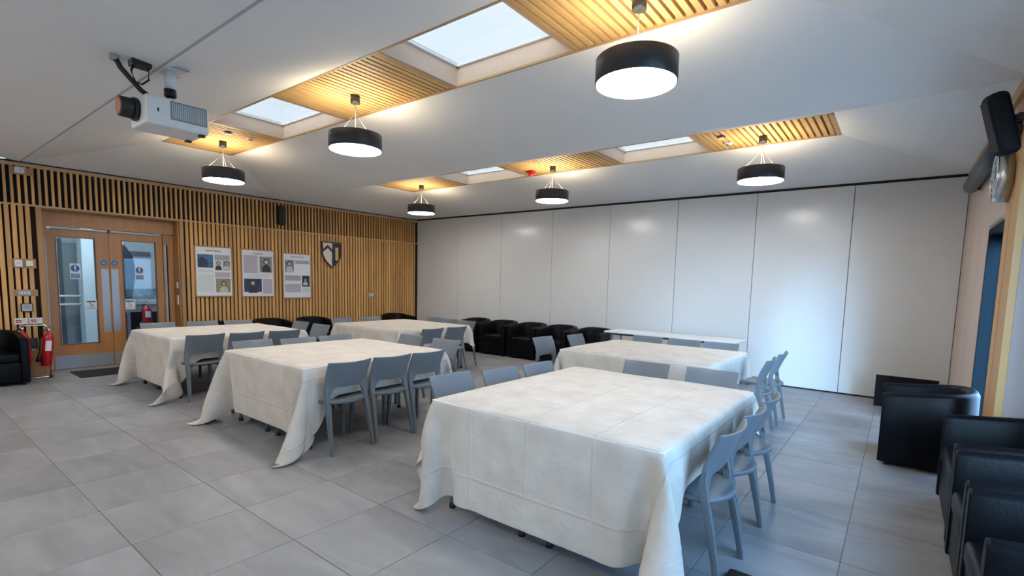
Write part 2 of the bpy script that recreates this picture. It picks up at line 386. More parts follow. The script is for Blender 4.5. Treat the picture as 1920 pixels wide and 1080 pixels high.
for za, zb in ((1.525, 1.655), (1.135, 1.225), (2.80, 2.90)):
    box('mounting_board', (XL-.01, 1.245 if zb < 2.7 else 1.29, za), (XL+.006, 1.495 if zb < 2.7 else 1.53, zb), oak_b, wl)

# door recess lining
XD = -9.98
dr = S(box('door_1', (XD-.05, DY0, 2.155), (XD+.06, DY1, DZ), oak_d))
box('soffit_board', (XD-.05, DY0, DZ-.012), (XL-.04, DY1, DZ), oak_d, dr)
box('jamb', (XD-.06, DY0, 0), (XL-.04, DY0+.02, DZ), oak_d, dr)
box('jamb', (XD-.06, DY1-.02, 0), (XL-.04, DY1, DZ), oak_d, dr)
box('door_frame', (XD-.05, DY0+.02, 0), (XD+.02, 1.672, 2.16), oak_d, dr)
box('door_frame', (XD-.05, 3.135, 0), (XD+.02, DY1-.02, 2.16), oak_d, dr)
box('threshold', (XD-.06, DY0, 0), (XD+.02, DY1, .006), steel, dr)
def leaf(y0, y1, gy0, gy1, py, dy, sgn):
    lf = link('door_leaf', joinm('door_leaf', [boxm('a', (XD-.044, y0, .01), (XD, gy0, 2.12)), boxm('a', (XD-.044, gy1, .01), (XD, y1, 2.12)),
        boxm('a', (XD-.044, gy0, .01), (XD, gy1, .39)), boxm('a', (XD-.044, gy0, 2.0), (XD, gy1, 2.12))]), dr, oak_d)
    bead = [boxm('b', (XD-.02, gy0-.012, .378), (XD+.006, gy0, 2.012)), boxm('b', (XD-.02, gy1, .378), (XD+.006, gy1+.012, 2.012)),
            boxm('b', (XD-.02, gy0, .378), (XD+.006, gy1, .39)), boxm('b', (XD-.02, gy0, 2.0), (XD+.006, gy1, 2.012))]
    link('glazing_bead', joinm('glazing_bead', bead), lf, mat('oak_dark', (.20, .09, .03), .5, noise=.1))
    box('pane', (XD-.026, gy0, .39), (XD-.020, gy1, 2.0), glass, lf)
    box('push_plate', (XD, py-.046, .545), (XD+.003, py+.046, 1.545), steel, lf)
    box('kick_plate', (XD, y0+.01, .012), (XD+.003, y1-.012, .215), steel, lf)
    link('round_blue_sign', cylm('round_blue_sign', (XD, dy, 1.64), (XD+.004, dy, 1.64), .04, 24), lf, blue_s)
    link('sign_mark', joinm('sign_mark', [boxm('x', (XD+.004, dy-.02, 1.648), (XD+.005, dy+.02, 1.654)), boxm('x', (XD+.004, dy-.022, 1.634), (XD+.005, dy+.022, 1.640)), boxm('x', (XD+.004, dy-.015, 1.622), (XD+.005, dy+.015, 1.627))]), lf, mat('sign_pale', (.35, .5, .65), .5, noise=.02))
leaf(1.675, 2.398, 1.772, 2.222, 2.335, 2.325, 1)
leaf(2.404, 3.13, 2.577, 3.025, 2.462, 2.462, -1)
for a, b in ((1.72, 2.385), (2.42, 3.10)):
    box('closer_track', (XD, a, 2.118), (XD+.03, b, 2.140), grey_al, dr, .003)
box('closer_body', (XD, 2.385, 2.108), (XD+.035, 2.42, 2.150), black_plastic, dr)
for yy, s in ((1.645, 1), (3.165, -1)):
    box('hinge_guard', (XD+.02, yy-.012, .02), (XD+.028, yy+.012, 1.98), grey_al, dr)
    box('hinge_gap', (XD+.02, yy-.012-(.022 if s > 0 else -.024), .02), (XD+.024, yy-.012+(0 if s > 0 else .048), 1.98), black_gap, dr)

def notice(name, yc, zc, w, h, x, label):
    t = box(name, (x, yc-w/2, zc-h/2), (x+.002, yc+w/2, zc+h/2), mat('sticker_white', (.66, .69, .70), .5, noise=.02))
    return tag(t, label, 'sign')
for yc, zc, nm in ((1.978, 1.497, 'left'), (2.797, 1.493, 'right')):
    t = notice('exclamation_sign', yc, zc, .125, .235, XD-.019, 'white sticker with blue circled exclamation mark on the %s door glass' % nm)
    link('blue_disc', cylm('blue_disc', (XD-.017, yc, zc+.045), (XD-.0158, yc, zc+.045), .053, 28), t, blue_s)
    prism('exclamation_mark', [(yc-.012, zc+.085), (yc+.012, zc+.085), (yc+.006, zc+.028), (yc-.006, zc+.028)], 0, XD-.0158, XD-.0148, paper, t)
    link('exclamation_dot', cylm('exclamation_dot', (XD-.0158, yc, zc+.012), (XD-.0148, yc, zc+.012), .008, 12), t, paper)
    for dz in (-.052, -.088):
        box('text_band', (XD-.017, yc-.052, zc+dz-.014), (XD-.0158, yc+.052, zc+dz+.014), blue_s, t)
        box('text_line', (XD-.0158, yc-.04, zc+dz-.003), (XD-.0150, yc+.04, zc+dz+.003), mat('sign_pale', (.35, .5, .65)), t)
for yc, zc, nm in ((2.148, .978, 'left'), (2.645, .975, 'right')):
    t = notice('accessibility_sign', yc, zc, .148, .155, XD-.019, 'small white sticker with black wheelchair symbol low on the %s door glass' % nm)
    box('heading', (XD-.017, yc-.055, zc+.045), (XD-.016, yc+.055, zc+.062), black_plastic, t)
    box('rule', (XD-.017, yc-.065, zc-.055), (XD-.016, yc+.065, zc-.050), black_plastic, t)
    x0 = XD-.0165
    ring = [(x0, yc-.004+.02*math.cos(a), zc-.012+.02*math.sin(a)) for a in [(-2.9+.25*k) for k in range(18)]]
    link('wheelchair_symbol', joinm('wheelchair_symbol', [tubem('w', ring, .003, 6), tubem('w', [(x0, yc-.012, zc+.028), (x0, yc-.008, zc+.006), (x0, yc+.012, zc+.004), (x0, yc+.026, zc-.022)], .004, 6), cylm('w', (x0-.001, yc-.014, zc+.036), (x0+.001, yc-.014, zc+.036), .006, 10)]), t, black_plastic)

# lobby beyond the doors
lw = mat('lobby_wall_paint', (.62, .66, .68), .8, noise=.03, nscale=2)
wlob = S(box('wall_lobby', (-13.1, .2, 0), (-13.0, 5.6, 2.7), lw))
box('side_wall', (-13.0, .2, 0), (XL-.4, .3, 2.7), lw, wlob)
box('side_wall', (-13.0, 5.5, 0), (XL-.4, 5.6, 2.7), lw, wlob)
box('near_wall', (XD-.14, .2, 0), (XD-.06, DY0, 2.7), lw, wlob)
box('near_wall', (XD-.14, DY1, 0), (XD-.06, 5.6, 2.7), lw, wlob)
box('near_wall', (XD-.14, DY0, 2.16), (XD-.06, DY1, 2.7), lw, wlob)
box('lobby_ceiling', (-13.1, .2, 2.7), (XD-.06, 5.6, 2.78), lw, wlob)
box('wall_column', (-12.75, 2.56, 0), (-12.4, 2.74, 2.7), mat('white_paint', (.75, .8, .83), .7, noise=.02), wlob)
tag(box('lobby_light', (-11.6, 1.4, 2.66), (-11.2, 3.6, 2.698), glow_lobby), 'long white ceiling light in the lobby beyond the doors', 'lamp')  # unseen light, added to brighten the lobby
dd = S(box('door_2', (-12.98, 2.37, 0), (-12.93, 2.95, 2.05), mat('grey_door', (.30, .31, .31), .6, noise=.05)))
box('frame_side', (-12.99, 2.32, 0), (-12.90, 2.37, 2.13), mat('dark_frame', (.10, .10, .10), .5, noise=.05), dd)
box('kick_plate', (-12.93, 2.39, .06), (-12.925, 2.93, .42), steel, dd)
rl = empty('wall_rail', (-12.6, 2.4, .9), 0, 'pale double handrail across the lobby seen through the left door', 'rail')
for z in (1.02, .86):
    o = tube('bar', [(0, -.9, z-.9), (0, .28, z-.9)], .022, white_pl, rl)
co = empty('dark_coat', (-12.0, 3.11, 1.0), 0, 'dark coat hanging behind the right door glass', 'coat')
vs, fs = [], []
for i, (z, wd, dp) in enumerate([(.0, .10, .10), (.25, .13, .12), (.55, .17, .12), (.8, .15, .10), (.95, .07, .06), (1.02, .03, .03)]):
    for k in range(14):
        a = 2*PI*k/14; q = 1+.12*math.sin(5*a+i)
        vs.append((dp*math.cos(a)*q, wd*math.sin(a)*q, z))
for i in range(5):
    for k in range(14): fs.append((i*14+k, i*14+(k+1) % 14, (i+1)*14+(k+1) % 14, (i+1)*14+k))
fs.append(tuple(range(14))[::-1]); fs.append(tuple(range(70, 84)))
link('coat_body', mesh('coat_body', vs, fs, True), co, dark_cloth)
tube('hook', [(0, 0, 1.0), (0, 0, 1.08), (-.1, 0, 1.1)], .008, chrome, co)
ck = empty('coat_rack', (-12.9, 3.42, 1.90), 0, 'grey wall-mounted coat rail in the lobby', 'rail')
box('rail_board', (-.09, -.42, -.04), (-.06, .42, .05), mat('rack_grey', (.16, .17, .19), .6, noise=.05), ck)
for k in range(5): tube('coat_hook', [(-.06, -.34+.17*k, 0), (.02, -.34+.17*k, -.03), (.02, -.34+.17*k, .01)], .007, chrome, ck)
ct = empty('lobby_counter', (-12.6, 3.55, 0), 0, 'white worktop over a black cabinet in the lobby', 'counter')
box('worktop', (-.35, -.55, .86), (.35, .75, .93), white_pl, ct, .005)
box('splash_panel', (-.35, -.45, .93), (-.30, .75, 1.16), mat('grey_marble', (.25, .33, .36), .3, noise=.5, nscale=9), ct)
box('cabinet', (-.33, -.45, .05), (.30, .72, .70), black_plastic, ct, .005)
box('fascia', (-.33, -.5, .70), (.32, .74, .86), mat('counter_grey', (.42, .40, .40), .5, noise=.04), ct)
box('steel_leg', (.28, -.36, .0), (.33, -.30, .70), steel, ct)
def extinguisher(loc, rz, label, tilt=0, h=.46, r=.062):
    e = empty('fire_extinguisher', loc, rz, label, 'extinguisher'); e.rotation_euler = (tilt, 0, rz)
    prof = [(0, 0), (r*.9, 0), (r, .01), (r, h*.8), (r*.93, h*.87), (r*.7, h*.94), (r*.35, h), (r*.3, h+.03), (0, h+.03)]
    vs, fs = [], []; n = 24
    for rr, z in prof:
        for k in range(n): vs.append((rr*math.cos(2*PI*k/n), rr*math.sin(2*PI*k/n), z))
    for i in range(len(prof)-1):
        for k in range(n): fs.append((i*n+k, i*n+(k+1) % n, (i+1)*n+(k+1) % n, (i+1)*n+k))
    link('cylinder', mesh('cylinder', vs, fs, True), e, red_p)
    cyl('valve', (0, 0, h+.02), (0, 0, h+.07), .018, chrome, e, 12)
    prism('handle', [(-.03, h+.07), (.07, h+.085), (.075, h+.1), (0, h+.09), (-.035, h+.08)], 1, -.009, .009, red_p, e)
    tube('hose', [(0, -.015, h+.05), (.02, -.07, h+.03), (.02, -.085, h-.08), (.015, -.08, h-.22), (.02, -.085, h-.30)], .011, black_plastic, e)
    cyl('horn', (.02, -.085, h-.28), (.02, -.088, h-.40), .014, black_plastic, e, 14, .034)
    # label curved round the front
    vs, fs = [], []
    for i in range(7):
        a = -.55+1.1*i/6
        for z in (h*.47, h*.78): vs.append(((r+.001)*math.cos(a), (r+.001)*math.sin(a), z))
    for i in range(6): fs.append((2*i, 2*i+2, 2*i+3, 2*i+1))
    link('white_label', mesh('white_label', vs, fs, True), e, paper)
    return e
extinguisher((-11.9, 3.42, .93-.50), 0, 'dark red fire extinguisher seen through the right door glass', h=.40, r=.085)
stl = empty('extinguisher_stand_lobby', (-11.9, 3.42, 0)); stl.name = 'extinguisher_stand'; tag(stl, 'black stand under the extinguisher beyond the right door', 'stand')
box('base', (-.12, -.16, 0), (.12, .16, .43), black_plastic, stl, .01)

# door mat
tag(box('door_mat', (-9.66, 1.78, 0), (-9.04, 3.2, .012), mat_m, None, .004, 1), 'black rectangular door mat in front of the glazed double doors', 'mat')

# wall fittings on the left wall
FX = XL+.006
def plate(name, yc, zc, w, h, d, m, label, cat, bev=.004):
    return tag(box(name, (FX, yc-w/2, zc-h/2), (FX+d, yc+w/2, zc+h/2), m, None, bev, 2), label, cat)
p = plate('thermostat', 1.312, 1.588, .078, .098, .03, white_pl, 'white thermostat on the slatted wall, left of the glazed doors', 'thermostat')
box('display', (FX+.03, 1.29, 1.588), (FX+.031, 1.334, 1.598), grey_pl, p)
plate('wall_sensor', 1.425, 1.592, .075, .075, .022, cream_pl, 'cream square sensor box beside the white thermostat', 'sensor')
p = plate('light_switch', 1.355, 1.178, .135, .062, .008, steel, 'steel three-button light switch below the thermostat', 'switch', .001)
for k in range(3): link('button', cylm('button', (FX+.008, 1.325+.035*k, 1.178), (FX+.014, 1.325+.035*k, 1.178), .010, 14), p, white_pl)
p = plate('control_panel', 1.368, .975, .125, .115, .02, black_plastic, 'small grey screen panel in a black frame above the fire signs', 'panel', .001)
box('screen', (FX+.02, 1.316, .928), (FX+.022, 1.42, 1.022), grey_pl, p)
box('text_line', (FX+.022, 1.338, .990), (FX+.0225, 1.40, .995), black_plastic, p)
box('text_line', (FX+.022, 1.334, .965), (FX+.0225, 1.404, .968), black_plastic, p)
for yc, nm in ((1.30, 'left'), (1.455, 'right')):
    p = plate('fire_sign', yc, .785, .135, .085, .003, mat('sign_white', (.66, .68, .66), .5, noise=.02), 'white and red fire extinguisher sign, %s one of the pair by the door' % nm, 'sign', 0)
    for k, (a, b) in enumerate(((-.055, -.03), (-.027, -.012), (-.008, .006))):
        for z in (.772, .795):
            box('red_mark', (FX+.003, yc+a, z-.008), (FX+.0038, yc+b, z+.010), red_p, p)
    box('text_line', (FX+.003, yc+.018, .800), (FX+.0038, yc+.055, .806), ink, p); box('text_line', (FX+.003, yc+.018, .785), (FX+.0038, yc+.050, .790), ink, p)
p = plate('motion_detector', 1.385, 2.855, .10, .085, .05, white_pl, 'white motion detector box high on the slatted wall at left', 'detector', .008)
box('lens', (FX+.05, 1.372, 2.83), (FX+.06, 1.398, 2.88), cream_pl, p, .004)
for z, h in ((1.30, .10), (1.05, .16)):
    tag(box('door_switch', (XL-.15, DY1-.032, z-h/2), (XL-.09, DY1-.02, z+h/2), white_pl, None, .003), 'white door control on the right door jamb, %s one' % ('upper' if z > 1.2 else 'lower, taller'), 'switch')
p = plate('socket_plate', 7.16, 1.125, .14, .075, .008, grey_pl, 'grey triple switch plate right of the crest on the slatted wall', 'switch', .001)
for k in range(3): box('switch_rocker', (FX+.008, 7.115+.036*k, 1.10), (FX+.014, 7.135+.036*k, 1.15), white_pl, p)
box('mounting_board', (XL-.01, 7.02, 1.06), (XL+.0055, 7.30, 1.19), oak_b, wl)
# wall speaker
sp_ = empty('wall_speaker', (XL+.004, 5.01, 2.67), 0, 'slim black speaker high on the slatted wall above the posters', 'speaker')
box('cabinet', (.03, -.065, -.18), (.16, .065, .18), black_plastic, sp_, .015)
box('bracket', (0, -.02, -.05), (.04, .02, .05), black_metal, sp_)
box('grille', (.158, -.055, -.165), (.166, .055, .165), mat('grille_black', (.02, .02, .022), .8, noise=.3, nscale=200), sp_, .003)
# hanging handle at the far corner
hd = empty('pull_cord', (XL+.02, 8.47, 1.42), 0, 'dark metal pull hook by the white partition corner', 'hook')
tube('hook', [(0, 0, .10), (.03, .02, .05), (.02, .03, -.03), (.0, .0, -.10)], .012, black_metal, hd)

# posters
def silhouette(parent, x, yc, zc, s, m, hood=None):
    if hood: link('hair', cylm('hair', (x, yc, zc+.30*s), (x+.0006, yc, zc+.30*s), .21*s, 18), parent, hood)
    link('head', cylm('head', (x+.0006, yc, zc+.28*s), (x+.0012, yc, zc+.28*s), .14*s, 18), parent, m[0])
    prism('shoulders', [(yc-.34*s, zc-.45*s), (yc-.30*s, zc-.12*s), (yc-.12*s, zc+.06*s), (yc+.12*s, zc+.06*s), (yc+.30*s, zc-.12*s), (yc+.34*s, zc-.45*s)], 0, x, x+.0006, m[1], parent)
def photo_m(n, c, nz_=.5): return mat(n, c, .5, noise=nz_, nscale=18)
bw1 = photo_m('photo_grey', (.22, .22, .22)); bwd = photo_m('photo_black', (.03, .03, .035), .2); bwl = photo_m('photo_pale', (.5, .5, .5), .2)
blu = photo_m('photo_blue', (.06, .14, .24), .6); olive = photo_m('photo_olive', (.26, .25, .14), .3); skin = photo_m('photo_skin', (.50, .33, .25), .1)
pcream = photo_m('photo_cream', (.55, .50, .38), .15); navy_b = photo_m('photo_navy', (.03, .04, .10), .6)
def poster(y0, y1, z0, z1, label):
    r = empty('poster', (FX, (y0+y1)/2, (z0+z1)/2), 0, label, 'poster', 'framed portrait posters on the slatted wall')
    w, h = (y1-y0)/2, (z1-z0)/2
    fr = [boxm('f', (0, -w-.022, h), (.02, w+.022, h+.022)), boxm('f', (0, -w-.022, -h-.022), (.02, w+.022, -h)),
          boxm('f', (0, -w-.022, -h), (.02, -w, h)), boxm('f', (0, w, -h), (.02, w+.022, h))]
    link('frame', joinm('frame', fr), r, oak_b)
    sh = box('sheet', (.006, -w, -h), (.010, w, h), paper, r)
    def u(a): return -w+2*w*a
    def v(b): return h-2*h*b
    def rect(name, a0, b0, a1, b1, m): return box(name, (.010, u(a0), v(b1)), (.0112, u(a1), v(b0)), m, sh)
    return r, sh, rect, u, v, w
P1 = poster(3.52, 4.105, 1.125, 1.976, 'framed poster nearest the doors, with a blue photo and two grey portraits')
r, sh, rect, u, v, w_ = P1
rect('title_line', .28, .055, .48, .085, ink); rect('title_line', .50, .055, .70, .09, ink)
rect('photo', .05, .15, .48, .42, blu); rect('text_block', .52, .15, .95, .26, ink)
rect('portrait', .53, .27, .72, .47, bwl); silhouette(sh, .0112, u(.625), v(.38), .16, (bwl, bwd), bwd)
rect('portrait', .76, .27, .96, .47, bw1); silhouette(sh, .0112, u(.86), v(.38), .16, (bwl, bwl), bwd)
rect('text_block', .52, .51, .95, .62, ink2); rect('painting', .54, .64, .96, .93, olive); silhouette(sh, .0112, u(.76), v(.82), .22, (skin, pcream), bwd)
prism('figure', [(u(.05), v(.42)), (u(.05), v(.24)), (u(.22), v(.21)), (u(.32), v(.28)), (u(.34), v(.42))], 0, .0112, .0118, navy_b, sh)
rect('text_block', .05, .46, .48, .52, ink_l); rect('text_block', .05, .56, .48, .92, ink_l)
P2 = poster(4.292, 4.880, 1.115, 1.972, 'framed poster in the middle, with a grey long-haired portrait and a face below')
r, sh, rect, u, v, w_ = P2
rect('title_line', .33, .06, .66, .085, ink); rect('text_block', .05, .11, .48, .50, ink2)
rect('portrait', .55, .13, .95, .48, bw1); silhouette(sh, .0112, u(.76), v(.33), .26, (bwl, bwd), bwd)
rect('rule', 0, .52, 1, .525, ink); rect('text_line', .15, .555, .85, .59, ink_l)
rect('portrait', .05, .62, .60, .91, navy_b); silhouette(sh, .0112, u(.32), v(.80), .25, (skin, bwd), bwd)
rect('text_block', .64, .62, .95, .95, ink2)
P3 = poster(5.075, 5.650, 1.080, 1.945, 'framed poster nearest the crest, with two small grey photographs')
r, sh, rect, u, v, w_ = P3
rect('title_line', .27, .05, .75, .075, ink); rect('portrait', .06, .14, .38, .42, bw1); silhouette(sh, .0112, u(.22), v(.30), .22, (bwl, bwl), bwd)
rect('text_block', .43, .14, .95, .22, ink); rect('text_block', .05, .49, .63, .61, ink); rect('portrait', .68, .49, .96, .75, bwd); silhouette(sh, .0112, u(.80), v(.64), .15, (bwl, bwl))
rect('text_block', .05, .69, .63, .88, ink2); rect('text_block', .68, .78, .95, .88, ink_l)

# crest
cr = empty('heraldic_shield', (FX, 6.14, 1.985), 0, 'wooden heraldic shield with maroon chevron and gold wheat ear', 'shield')
def shield(s, dx=0):
    pts = [(-.235, .265), (.235, .265)]
    for i in range(1, 9):
        t = i/9; pts.append((.235*(1-t**1.9), .06-.345*t**.95))
    pts.append((0, -.285))
    for i in range(8, 0, -1):
        t = i/9; pts.append((-.235*(1-t**1.9), .06-.345*t**.95))
    return [(a*s, b*s) for a, b in pts]
maroon = mat('maroon_paint', (.06, .008, .018), .4, noise=.08, nscale=20); cream = mat('cream_paint', (.62, .58, .52), .5, noise=.05, nscale=20)
navy = mat('navy_paint', (.006, .008, .035), .4, noise=.05, nscale=20); gold = mat('gold_paint', (.72, .48, .12), .4, noise=.1, nscale=30)
prism('backboard', shield(1.0), 0, 0, .03, maroon, cr)
full = shield(.90)
left = [p_ for p_ in full if p_[0] <= .001]; right = [p_ for p_ in full if p_[0] >= -.001]
lh = [(-.235*.9, .265*.9), (0, .265*.9), (0, -.285*.9)] + [p_ for p_ in full[::1] if p_[0] < -.001 and p_[1] < .2]
lh = [(-.2115, .2385), (0, .2385), (0, -.2565)] + full[11:]
prism('cream_half', lh, 0, .03, .036, cream, cr)
rh = [(0, .2385), (.2115, .2385)] + full[2:10] + [(0, -.2565)]
prism('navy_half', rh, 0, .03, .036, navy, cr)
prism('chevron', [(-.2115, .11), (-.105, .20), (0, .11), (0, .04), (-.105, .13), (-.2115, .045)], 0, .036, .040, maroon, cr)
for k in range(9): box('navy_notch', (.036, -.014, -.21+.03*k), (.039, .002, -.196+.03*k), navy, cr)
for k in range(6):
    for s_ in (-1, 1):
        me = D.meshes.new('wheat_grain'); b_ = bmesh.new(); bmesh.ops.create_uvsphere(b_, u_segments=10, v_segments=6, radius=1); 
        bmesh.ops.transform(b_, matrix=Matrix.Translation((.042, .105+.02*s_, .13-.045*k)) @ Matrix.Rotation(-.45*s_, 4, 'X') @ Matrix.Diagonal((.008, .017, .027, 1)), verts=b_.verts)
        b_.to_mesh(me); b_.free(); link('wheat_grain', me, cr, gold)
tube('wheat_stalk', [(.04, .105, .15), (.04, .105, -.14)], .004, gold, cr)

# extinguisher stand by the door
st = empty('extinguisher_stand', (-9.46, 1.39, 0), 0, 'chrome tube stand holding two red extinguishers by the doors', 'stand')
tube('tube_frame', [(-.02, .155, .03), (-.02, .155, .62), (-.02, .145, .70), (-.02, .115, .735), (-.02, -.10, .735), (-.02, -.135, .72), (-.02, -.155, .68), (-.02, -.155, .03)], .011, chrome, st)
tube('base_tube', [(-.10, .16, .016), (.08, .16, .016), (.10, .13, .016), (.10, -.15, .016), (.07, -.17, .016), (-.10, -.17, .016)], .012, chrome, st)
tube('cross_bar', [(-.02, -.155, .40), (-.02, .155, .40)], .007, chrome, st)
cyl('rubber_foot', (.10, .13, 0), (.10, .13, .035), .02, black_plastic, st, 12)
box('back_plate', (-.05, -.06, .40), (-.035, .04, .56), black_plastic, st)
extinguisher((-9.42, 1.49, .165), 0, 'red fire extinguisher with white label hanging nearest the door frame', tilt=-.10)
extinguisher((-9.42, 1.29, .19), 0, 'red fire extinguisher half hidden behind the leftmost black armchair', tilt=.04)

# ------------------------------------------------------------------ back wall: folding partition
wb = S(box('wall_back', (XL-.1, YB+.035, 0), (XR+.1, YB+.12, ZC+.05), black_gap))
box('head_track', (XL, YB-.01, 2.962), (XR, YB+.04, ZC+.03), black_gap, wb)
pe = [-9.68, -8.257, -6.965, -5.635, -4.361, -3.10, -1.868, -.617, .578]
for a, b in zip(pe[:-1], pe[1:]):
    box('panel', (a+.0035, YB, .022), (b-.0035, YB+.03, 2.955), panel_m, wb, .002, 1)

# ------------------------------------------------------------------ right wall
wr = S(box('wall_right', (XR, 6.23, 0), (XR+.18, YB+.1, ZC), ply))
box('header', (XR, 5.31, 2.07), (XR+.18, 6.23, ZC), ply, wr)
box('fascia_board', (XR, YF, 2.62), (XR+.3, 4.75, ZC+.2), ply, wr)
box('post_board', (XR-.004, 4.785, 0), (XR+.04, 4.94, 2.62), oak_p, wr, .002, 1)
box('post_board', (XR, 4.942, 0), (XR+.04, 5.12, 2.62), oak_p, wr, .002, 1)
box('post_board', (XR-.003, 5.122, 0), (XR+.04, 5.31, 2.62), oak_p, wr, .002, 1)
box('post_head', (XR, 4.75, 2.62), (XR+.04, 5.31, ZC), oak_b, wr)
box('post_core', (XR+.04, 4.81, 0), (XR+.18, 5.31, ZC), ply, wr)
box('return_wall', (XR+.04, 4.785, 0), (XA+.06, 4.81, ZC), ply_w, wr)
box('ceiling_trim', (XR-.03, YF, 2.90), (XR, YB, ZC+.004), oak_h, wr)
box('alcove_soffit', (XR, YF, 2.62), (XA+.06, 4.75, 2.68), plaster, wr)
# glazed side door in its dark reveal
d3 = S(box('door_3', (XR+.004, 6.19, 0), (XR+.18, 6.232, 2.07), alum))
box('reveal', (XR+.045, 5.308, 0), (XR+.18, 5.33, 2.07), alum, d3)
box('head', (XR+.004, 5.31, 2.02), (XR+.18, 6.23, 2.072), alum, d3)
fr = [boxm('f', (XR+.12, 5.33, .02), (XR+.17, 5.38, 2.02)), boxm('f', (XR+.12, 6.14, .02), (XR+.17, 6.19, 2.02)), boxm('f', (XR+.12, 5.38, .02), (XR+.17, 6.14, .10)), boxm('f', (XR+.12, 5.38, 1.97), (XR+.17, 6.14, 2.02))]
link('door_leaf', joinm('door_leaf', fr), d3, alum)
box('pane', (XR+.142, 5.38, .10), (XR+.148, 6.14, 1.97), glass, d3)
tube('door_handle', [(XR+.12, 5.43, 1.0), (XR+.07, 5.43, 1.0), (XR+.07, 5.54, 1.0)], .01, chrome, d3)
box('closer_arm', (XR-.012, 5.36, 2.075), (XR, 6.1, 2.10), chrome, d3, .002)
# side glazing in the alcove
WY = (1.25, 3.65); WZ = (.72, 2.55)
WB = (-1.9, -1.45)  # unseen narrow window, added to light the front of the nearest cloth
ws = S(box('wall_side', (XA, YF, 0), (XA+.06, 4.81, WZ[0]), ply))
box('wall_strip', (XA, YF, WZ[1]), (XA+.06, 4.81, ZC), ply, ws)
box('wall_strip', (XA, WY[1], WZ[0]), (XA+.06, 4.81, WZ[1]), ply, ws); box('wall_strip', (XA, WB[1], WZ[0]), (XA+.06, WY[0], WZ[1]), ply, ws)
box('wall_strip', (XA, YF, WZ[0]), (XA+.06, WB[0], WZ[1]), ply, ws)
def glazing(name, axis, fixed, a, b, z0, z1, n):
    root = None; st_ = (b-a)/n
    fr = []
    for k in range(n+1):
        c = a+st_*k
        lo, hi = (fixed-.028, c-.025, z0), (fixed+.028, c+.025, z1)
        if axis == 1: lo, hi = (c-.025, fixed-.028, z0), (c+.025, fixed+.028, z1)
        fr.append(boxm('m', lo, hi))
    for z in (z0, z1-.05):
        lo, hi = (fixed-.028, a, z), (fixed+.028, b, z+.05)
        if axis == 1: lo, hi = (a, fixed-.028, z), (b, fixed+.028, z+.05)
        fr.append(boxm('m', lo, hi))
    root = S(link(name, joinm(name, fr), None, alum))
    for k in range(n):
        c0, c1 = a+st_*k+.02, a+st_*(k+1)-.02
        if axis == 0: box('pane', (fixed-.003, c0, z0+.03), (fixed+.003, c1, z1-.03), tinted, root)
        else: box('pane', (c0, fixed-.003, z0+.03), (c1, fixed+.003, z1-.03), glass, root)
glazing('window_1', 0, XA+.03, WY[0], WY[1], WZ[0], WZ[1], 3)
glazing('window_2', 0, XA+.03, WB[0], WB[1], WZ[0], WZ[1], 1)
# front wall behind the camera with its windows
wf = S(box('wall_front', (XL-.1, YF-.1, 0), (XA+.06, YF, 3.4), plaster))
S(box('trim_9', (-40, -40, -.35), (40, 40, -.15), ground_m))

# roller blind cassette, speaker and clock on the right
bc = empty('blind_cassette', (XR, 5.2, 2.64), 0, 'long dark roller blind cassette below the ceiling on the right wall', 'blind')
link('tube_housing', cylm('tube_housing', (-.072, -.2, 0), (-.072, 2.15, 0), .068, 20), bc, mat('dark_blue_metal', (.03, .035, .05), .4, noise=.05, nscale=20))
for yy in (.0, 2.1): box('bracket', (-.072, yy-.01, -.05), (-.003, yy+.01, .10), black_metal, bc)
box('back_rail', (-.03, -.2, .07), (-.002, 2.15, .12), black_metal, bc)
sk = empty('loudspeaker', (.42, 4.50, 2.575), 0, 'black tilted loudspeaker on a bracket at the top right', 'speaker')
cab = box('cabinet', (-.058, -.075, -.20), (.058, .075, .20), mat('matt_black', (.006, .006, .008), .7, spec=.2, noise=.05), sk, .045, 4); cab.rotation_euler = (.12, -.30, .2)
tube('bracket', [(.04, .0, .03), (.15, 0, .03)], .022, black_metal, sk); box('mounting_plate', (.14, -.05, -.05), (.154, .05, .11), black_metal, sk)
cab2 = box('grille', (-.062, -.05, -.16), (-.054, .05, .16), mat('grille_black', (.02, .02, .022)), sk, .004); cab2.rotation_euler = (.12, -.30, .2)
wc = empty('wiring', (XR-.01, 4.1, 2.74), 0, 'thin brown cable looped at the top right corner', 'cable')
tube('cable', [(0, -.02, .22), (-.05, .0, .18), (-.07, .02, .06), (-.03, .0, -.04), (0, -.02, -.07)], .006, mat('brown_cable', (.12, .05, .03), .5, noise=.05), wc)
ck = empty('wall_clock', (XR, 5.27, 2.365), 0, 'round steel wall clock seen almost edge-on by the side door', 'clock')
link('case', cylm('case', (-.085, 0, 0), (-.004, 0, 0), .182, 48), ck, mat('satin_steel', (.55, .55, .53), .3, metal=.9, noise=.04, nscale=20))
link('face', cylm('face', (-.0875, 0, 0), (-.085, 0, 0), .165, 48), ck, mat('clock_face', (.45, .52, .54), .35, noise=.02))
rim = [(-.088, .174*math.cos(2*PI*k/40), .174*math.sin(2*PI*k/40)) for k in range(41)]
tube('rim', rim, .009, chrome, ck)
box('hour_hand', (-.091, -.006, 0), (-.089, .006, .09), black_plastic, ck)
h2 = box('minute_hand', (-.093, -.12, -.004), (-.091, .0, .004), black_plastic, ck)
for k in range(12):
    a = 2*PI*k/12; c_, s_ = math.cos(a), math.sin(a)
    o = box('hour_mark', (-.090, -.004, .13), (-.0875, .004, .155), black_plastic, ck); o.rotation_euler = (a, 0, 0)

